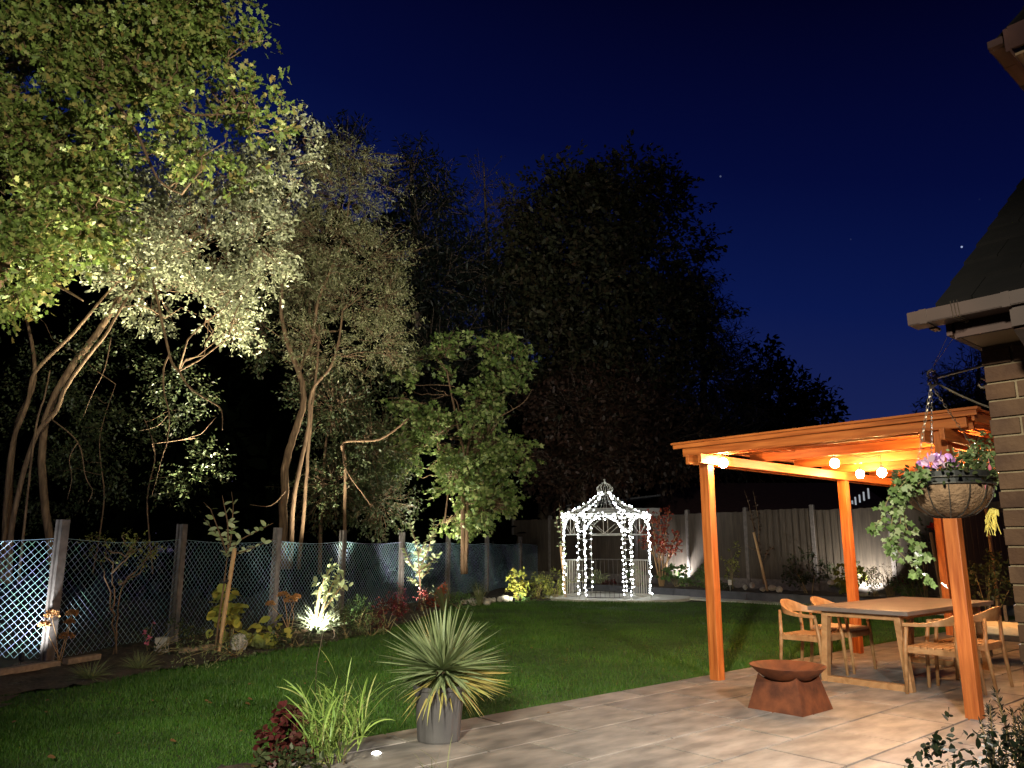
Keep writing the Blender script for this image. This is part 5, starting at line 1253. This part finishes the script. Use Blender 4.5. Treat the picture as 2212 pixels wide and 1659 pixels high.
for (u, v, ru, rv, m, t, sz, n, nm, lb, cat) in (
    (748, 1376, 26, 30, 'dark', T_LANCE, .07, 90, 'dusky_sedge', 'dark clump right of the white-lit grass', 'shrub'),
    (775, 1362, 24, 34, 'green', T_LANCE, .07, 110, 'salvia', 'upright green salvia with faint red tips by the fourth post', 'flower'),
    (838, 1362, 34, 36, 'burg', T_OVAL, .06, 150, 'brown_sedum', 'red-brown rounded shrub left of the white-lit tree', 'shrub'),
    (800, 1370, 30, 16, 'sedge', T_LANCE, .06, 100, 'low_thyme', 'low grey-brown mound on the lawn edge below the red-brown shrub', 'shrub'),
    (640, 1398, 60, 18, 'dark', T_OVAL, .06, 150, 'creeping_mat', 'dark creeping mat between the yellow shrub and the white-lit grass', 'ground cover'),
    (862, 1325, 14, 30, 'pink', T_OVAL, .035, 60, 'pale_pink_spires', 'pale pink flower spires at the foot of the sixth post', 'flower'),
    (940, 1310, 22, 26, 'red', T_OVAL, .085, 80, 'red_heuchera', 'bright coral red shrub right of the white-lit tree', 'shrub'),
    (912, 1318, 14, 20, 'burg', T_OVAL, .05, 40, 'purple_aster', 'small purple flowers between the white-lit tree and the red shrub', 'flower'),
    (990, 1315, 32, 14, 'green', T_OVAL, .07, 90, 'green_mound', 'low green mound behind the start of the stone row', 'shrub')):
    P_ = gb(u, v); k = upx(P_.y)
    bush(nm, lb, cat, P_, [(np.array([P_.x, P_.y, rv * k * .9]), np.array([ru * k, ru * k * .8, rv * k]))], n, 5, sz, t, m, 7, BP)
for u, v, L, lb in ((960, 1318, .75, 'dark upright grass at the foot of the seventh post'), (1035, 1308, .80, 'pale brown tall grass behind the stone row'), (735, 1345, .55, 'fine dark grass by the fourth fence post')):
    tuft('border_grass', lb, gb(u, v), 70, L, .012, (.0, .45), .5, 'sedge', 'tall border grasses')
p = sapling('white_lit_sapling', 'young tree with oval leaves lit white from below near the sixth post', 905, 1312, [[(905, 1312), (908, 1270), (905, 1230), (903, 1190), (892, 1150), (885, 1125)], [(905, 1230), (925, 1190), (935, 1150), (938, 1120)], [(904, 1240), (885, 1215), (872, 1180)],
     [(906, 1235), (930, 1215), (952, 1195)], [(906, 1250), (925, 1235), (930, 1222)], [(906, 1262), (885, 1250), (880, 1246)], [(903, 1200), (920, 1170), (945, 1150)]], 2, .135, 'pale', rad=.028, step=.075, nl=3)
ST = 'pale stones edging the far end of the border'
stb = MB(); stb.ball((0, 0, 0), 1, 9, 6)
def stone(u, v, s, lb, z=0.0, y=None, gr=ST):
    p = gb(u, v) if y is None else aty(u, v, y); b = MB(); b.ball((0, 0, 0), 1, 9, 6); sc_ = Vector((random.uniform(.7, 1.2), random.uniform(.6, 1), random.uniform(.5, .8))) * s
    b.v = [(x * sc_.x * (1 + .12 * math.sin(5 * y_ + u)), y_ * sc_.y * (1 + .12 * math.sin(4 * z_ + u)), z_ * sc_.z * (1 + .1 * math.sin(6 * x + u))) for x, y_, z_ in b.v]
    o = b.build('stone', 'stone', smooth=False); o.location = (p.x, p.y, max(p.z, 0) + sc_.z * .6); o.rotation_euler = (random.uniform(-.2, .2), random.uniform(-.2, .2), random.uniform(0, 3)); return tag(o, lb, 'stone', gr)
for k, u in enumerate((1003, 1016, 1030, 1046, 1057, 1066, 1080, 1092, 1103, 1022, 1052)):
    stone(u, 1304 - k % 9 * .9 + (3 if k > 8 else 0), random.uniform(.09, .15), 'pale field stone in the short row along the far lawn edge')
stone(1032, 1285, .15, 'round pale stone raised behind the row of edging stones')
b = MB(); q = gb(348, 1408); b.box(q + Z * .09, .17, .10, .20); tag(b.build('stone_block', 'stone', bevel=.015), 'upright pale broken block in front of the pink flowers', 'stone block')
b = MB(); q = gb(515, 1404); b.lathe(q, [(.001, .0), (.10, .0), (.13, .1), (.08, .2), (.001, .22)], 6); tag(b.build('pale_rock', 'stone', bevel=.01), 'pale pinkish faceted rock right of the leaning sapling', 'rock')
P_ = gb(1118, 1296)
bush('yellow_lit_shrub', 'yellow shrub glowing over the spotlight near the end of the border', 'shrub', P_, [bb(1116, 1250, P_.y, 12, 18, .15), bb(1122, 1275, P_.y, 20, 22, .25)], 80, 6, .10, T_OVAL, 'yel', 6)
P_ = gb(1165, 1293); bush('yellow_green_bush', 'rounded yellow-green bush left of the gazebo', 'shrub', P_, [bb(1165, 1268, P_.y, 26, 26, .3)], 120, 6, .10, T_LANCE, 'yelg', 6)
P_ = gb(1200, 1291); bush('bronze_bush', 'bronze-yellow bush at the left foot of the gazebo', 'shrub', P_, [bb(1200, 1262, P_.y + .3, 22, 28, .3)], 110, 6, .10, T_LANCE, 'yelg', 6)
P_ = gb(1140, 1298); bush('small_green_plant', 'small green plant on the lawn edge below the yellow shrub', 'plant', P_, [bb(1140, 1290, P_.y, 18, 10, .2)], 50, 5, .08, T_OVAL, 'green', 5)
p = sapling('gazebo_sapling', 'slim staked tree with drooping pale leaves left of the gazebo', 1222, 1290, [[(1222, 1290), (1220, 1230), (1215, 1170), (1210, 1120), (1208, 1086)], [(1214, 1160), (1204, 1140), (1200, 1110)], [(1214, 1170), (1208, 1180), (1204, 1170)]], 1, .12, 'pale', rad=.02, step=.12)
stick('gazebo_tree_stake', 'orange-brown stake leaning beside the slim tree at the gazebo', [gb(1222, 1291), aty(1211, 1180, p.y)], .032)

# ================================================================ BACK BED PLANTS
def back(s, off=.9): return bf(s, off, .2)
def sb(u, off=.9):                                        # position on the back bed line seen at column u
    base = bf(0, off); r = ray(u, 1180); r = r.x / r.y; q = (r * base.y - base.x) / (E2.x - r * E2.y); p = base + E2 * q; return Vector((p.x, p.y, .2))
def bbush(name, label, cat, u, v, ru, rv, n, sz, t, m, nl=5, off=.9, stems=6, group=None, extra=()):
    p = sb(u, off); k = upx(p.y); c = aty(u, v, p.y); bl = [(np.array(c), np.array([ru * k, ru * k * .7, rv * k]))] + [blob(a, b_, p.y, r1, r2, .2) for a, b_, r1, r2 in extra]
    r_ = bush(name, label, cat, (p.x, p.y), bl, n, nl, sz, t, m, stems, group, ln=.08, stemr=.006); return p
p = sb(1425); root = thing('red_maple_sapling', 'multi-stemmed young maple with red leaves right of the gazebo', 'young tree', tuple(p)); b = MB(); cc = []
for l_ in ([(1428, 1268), (1422, 1200), (1412, 1150), (1404, 1100)], [(1430, 1268), (1432, 1200), (1438, 1150), (1447, 1100)], [(1426, 1268), (1410, 1180), (1385, 1140)], [(1432, 1268), (1445, 1190), (1465, 1150)], [(1424, 1240), (1428, 1180), (1424, 1110)], [(1430, 1230), (1450, 1200), (1466, 1175)], [(1425, 1220), (1400, 1180), (1392, 1150)]):
    pts = [aty(u, v, p.y + random.uniform(-.15, .15)) for u, v in l_]; b.tube(pts, [.030, .018, .010, .004][:len(pts)], 6)
    for i in range(1, len(pts) - 1): cc += [pts[i].lerp(pts[i + 1], f) + Vector((random.gauss(0, .09), random.gauss(0, .09), random.gauss(0, .06))) for f in np.arange(0, 1, .05)]
b.build('trunk', 'stake', root, smooth=True); cc = np.array([tuple(q) for q in cc]); leaves_mesh('foliage', *sprays(cc, norm(unit_rand(len(cc)) + [0, 0, .4]), .12, 5, .085, .1), T_PALM, 'red', root)
bbush('rodgersia', 'dark broad leaved plant silhouetted against the floodlit boards', 'plant', 1458, 1238, 34, 12, 60, .13, T_PALM, 'green', 3, off=.75)
bbush('low_green_plant', 'low green plant right of the silhouetted broad leaved plant', 'plant', 1482, 1262, 18, 12, 50, .08, T_OVAL, 'green', off=.7)
bbush('spiky_variegated_plant', 'spiky variegated plant lit white through the middle of the gazebo', 'plant', 1290, 1252, 20, 14, 70, .22, T_NEED, 'pale', 4, off=1.2)
bbush('green_shrub_behind', 'dark green shrub showing through the left panels of the gazebo', 'shrub', 1255, 1262, 20, 16, 80, .10, T_OVAL, 'yelg', off=1.3)
bbush('tall_green_shrub', 'green shrub seen through the right panels of the gazebo', 'shrub', 1373, 1250, 16, 28, 90, .08, T_OVAL, 'green', off=.9)
bbush('burgundy_plant', 'low burgundy plant behind the gazebo threshold', 'plant', 1320, 1266, 26, 10, 70, .08, T_OVAL, 'burg', off=1.3)
bbush('yellow_rose', 'thin rose with yellow leaves against the boards behind the left pergola post', 'shrub', 1578, 1215, 18, 38, 55, .085, T_OVAL, 'yelg', 3, extra=((1585, 1190, 10, 16),))
bbush('dim_green_shrub', 'dim green shrub low against the boards beside the first pergola post', 'shrub', 1518, 1245, 14, 22, 70, .08, T_OVAL, 'green')
bbush('label_shrub', 'small dark shrub beside the plant label below the yellow rose', 'shrub', 1562, 1270, 18, 10, 60, .07, T_OVAL, 'dark', off=1.3)
p = sb(1640); sapling('bronze_sapling', 'thin staked tree with bronze leaves in front of the middle board panel', 1650, 1262, [[(1650, 1262), (1640, 1200), (1628, 1140), (1618, 1090), (1608, 1060)], [(1640, 1180), (1638, 1120), (1630, 1075), (1626, 1056)], [(1645, 1220), (1660, 1190), (1672, 1180)], [(1640, 1190), (1622, 1185), (1612, 1175)]], 1, .085, 'rust', y=p.y, step=.10, rad=.018)
stick('back_tree_stake', 'orange-brown stake leaning with the thin bronze leaved tree', [Vector((aty(1658, 1265, p.y - .1).x, p.y - .1, .15)), aty(1628, 1150, p.y - .1)], .034)
bbush('dark_rounded_shrub', 'wide dusky green shrub in front of the boards between two pergola posts', 'shrub', 1742, 1225, 46, 34, 170, .085, T_OVAL, 'dark', extra=((1720, 1250, 30, 20), (1775, 1235, 26, 26)))
bbush('lime_hydrangea', 'lime green hydrangea with big leaves behind the middle pergola post', 'shrub', 1822, 1248, 28, 24, 75, .13, T_ROUND, 'yelg', 4, off=1.0, extra=((1852, 1235, 12, 20),))
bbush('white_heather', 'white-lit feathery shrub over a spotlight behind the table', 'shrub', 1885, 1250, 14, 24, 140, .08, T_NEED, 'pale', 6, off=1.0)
bbush('red_twig_shrub', 'airy shrub of thin dark red twigs right of the white-lit feathery shrub', 'shrub', 1915, 1235, 26, 24, 70, .06, T_LANCE, 'burg', 3, off=.9, stems=22)
bbush('shade_fern', 'dim green fern in the shade below the trailing ivy', 'plant', 1960, 1265, 40, 14, 90, .12, T_LANCE, 'green', off=1.1)
bbush('poinsettia_shrub', 'dark shrub with one crimson flower behind the rear pergola post', 'shrub', 1985, 1160, 32, 46, 130, .09, T_OVAL, 'dark', off=1.2, extra=((1990, 1130, 22, 20), (1985, 1220, 30, 40)))
e = aty(2012, 1138, sb(1990, 1.2).y - .4); d = unit_rand(9); tag(leaves_mesh('crimson_flower', np.array([tuple(e)] * 9), norm(d + [0, -.3, 0]), unit_rand(9), np.full(9, .13), T_OVAL, 'crims'), 'single crimson bloom on the dark shrub left of the rear pergola post', 'flower')
e = aty(1948, 1248, sb(1948, 1.2).y); d = unit_rand(14); tag(leaves_mesh('dark_red_flower', np.array([tuple(e)] * 14) + rng.normal(scale=.05, size=(14, 3)), d, unit_rand(14), np.full(14, .09), T_OVAL, 'burg'), 'dull red blooms low in the shade left of the rear pergola post', 'flower')
stick('obelisk_pole', 'pale wooden pole standing by the dark shrub left of the rear pergola post', [Vector((aty(2035, 1270, 17.5).x, 17.5, 0)), aty(2010, 1150, 17.5)], .035)
q = Vector((aty(2130, 1275, 12.6).x, 12.6, 0)); bush('glossy_shade_shrub', 'glossy leafed shrub glinting in the shade right of the front right post', 'shrub', q, [bb(2120, 1270, 12.6, 48, 42, .5), bb(2150, 1240, 12.8, 36, 40, .4)], 220, 5, .07, T_OVAL, 'dark', 8)
for k, (u, v) in enumerate(((1610, 1272), (1625, 1268), (1648, 1276), (1668, 1274), (1684, 1278), (1795, 1262))): stone(u, v, random.uniform(.07, .12), 'grey stone lying in the back bed in front of the bronze tree stake', y=sb(u, 1.5).y, gr='grey stones in the back bed')
b = MB(); q = sb(1572, 1.5); q.z = aty(1572, 1258, q.y).z; b.box(q, .10, .008, .14); b.tube([q - Z * .05, q - Z * .4], .006, 4); tag(b.build('plant_label', 'label'), 'small white plant label in the back bed below the yellow rose', 'plant label')
b = MB(); q = gb(517, 1404)
# ================================================================ NEIGHBOURS
nb = thing('neighbour_shed', 'pale flat-roofed shed wall showing above the boards beside the gazebo roof', 'shed', (3.6, 30, 0))
c0 = aty(1226, 1105, 31); c1 = aty(1424, 1072, 31); b = MB(); w_ = c1.x - c0.x
b.box((c0.x + w_ / 2, 32, 1.45), w_, 2, 2.9); b.build('wall', 'white', nb)
b = MB(); v4 = [(c0.x - .05, 30.9, 2.95), (c1.x + .05, 30.9, aty(1424, 1072, 31).z), (c1.x + .05, 33.1, aty(1424, 1072, 31).z), (c0.x - .05, 33.1, 2.95)]
b.add(v4 + [(x, y, z + .07) for x, y, z in v4], [(3, 2, 1, 0), (4, 5, 6, 7), (0, 1, 5, 4), (1, 2, 6, 5), (2, 3, 7, 6), (3, 0, 4, 7)]); b.build('roof', 'slate', nb)
nb = thing('neighbour_bungalow', 'dark low bungalow roof behind the board fence and under the pergola roof', 'bungalow', (11, 38, 0))
cx0 = aty(1430, 1090, 36).x; cx1 = aty(1960, 1090, 36).x; b = MB(); b.box(((cx0 + cx1) / 2, 40, 1.4), cx1 - cx0 - .8, 7, 2.8); b.build('wall', 'wwall', nb)
rz = aty(1600, 1058, 38).z; b = MB(); ez = aty(1500, 1096, 36).z
b.add([(cx0, 36, ez - .4), (cx1, 36, ez - .4), (cx1, 44, ez - .4), (cx0, 44, ez - .4), (cx0 + .4, 40, rz + .5), (cx1 - .4, 40, rz + .5)], [(0, 1, 5, 4), (2, 3, 4, 5), (1, 2, 5), (3, 0, 4), (3, 2, 1, 0)]); b.build('roof', 'wroof', nb)
b = MB(); b.box(((cx0 + cx1) / 2, 35.95, ez - .42), cx1 - cx0 + .1, .06, .2); b.build('fascia', 'slate', nb)
for i, (u, v, hh) in enumerate(((1841, 1085, .16), (1848, 1082, .36), (1857, 1077, .36), (1866, 1072, .40), (1876, 1066, .48))):
    p = aty(u, v, 35.4); b = MB(); b.box((p.x, p.y, p.z), .07, .03, hh); f_ = b.build('window', 'lit', nb)
ng = thing('neighbour_gable', 'dark gable with a pale sloping bargeboard glimpsed left of the brick corner', 'house', (aty(2130, 1180, 26).x, 26, 0))
g0, g1, g2 = aty(2085, 912, 26), aty(2240, 815, 26), aty(2395, 912, 26); b = MB()
b.add([tuple(g0), tuple(g1), tuple(g2), (g2.x, 26, 0), (g0.x, 26, 0)] + [(v.x, 32, v.z) for v in (g0, g1, g2)] + [(g2.x, 32, 0), (g0.x, 32, 0)], [(4, 3, 2, 1, 0), (5, 6, 7, 8, 9), (0, 1, 6, 5), (1, 2, 7, 6), (2, 3, 8, 7), (4, 0, 5, 9)]); b.build('wall', 'wwall', ng)
for a, c in ((g0, g1), (g2, g1)):
    d = (c - a).normalized(); b = MB(); b.obox((a + c) / 2 - Vector((0, .1, 0)), d * ((c - a).length / 2 + .1), Vector((0, .1, 0)), d.cross(Vector((0, 1, 0))) * .09); b.build('bargeboard', 'gutter', ng)
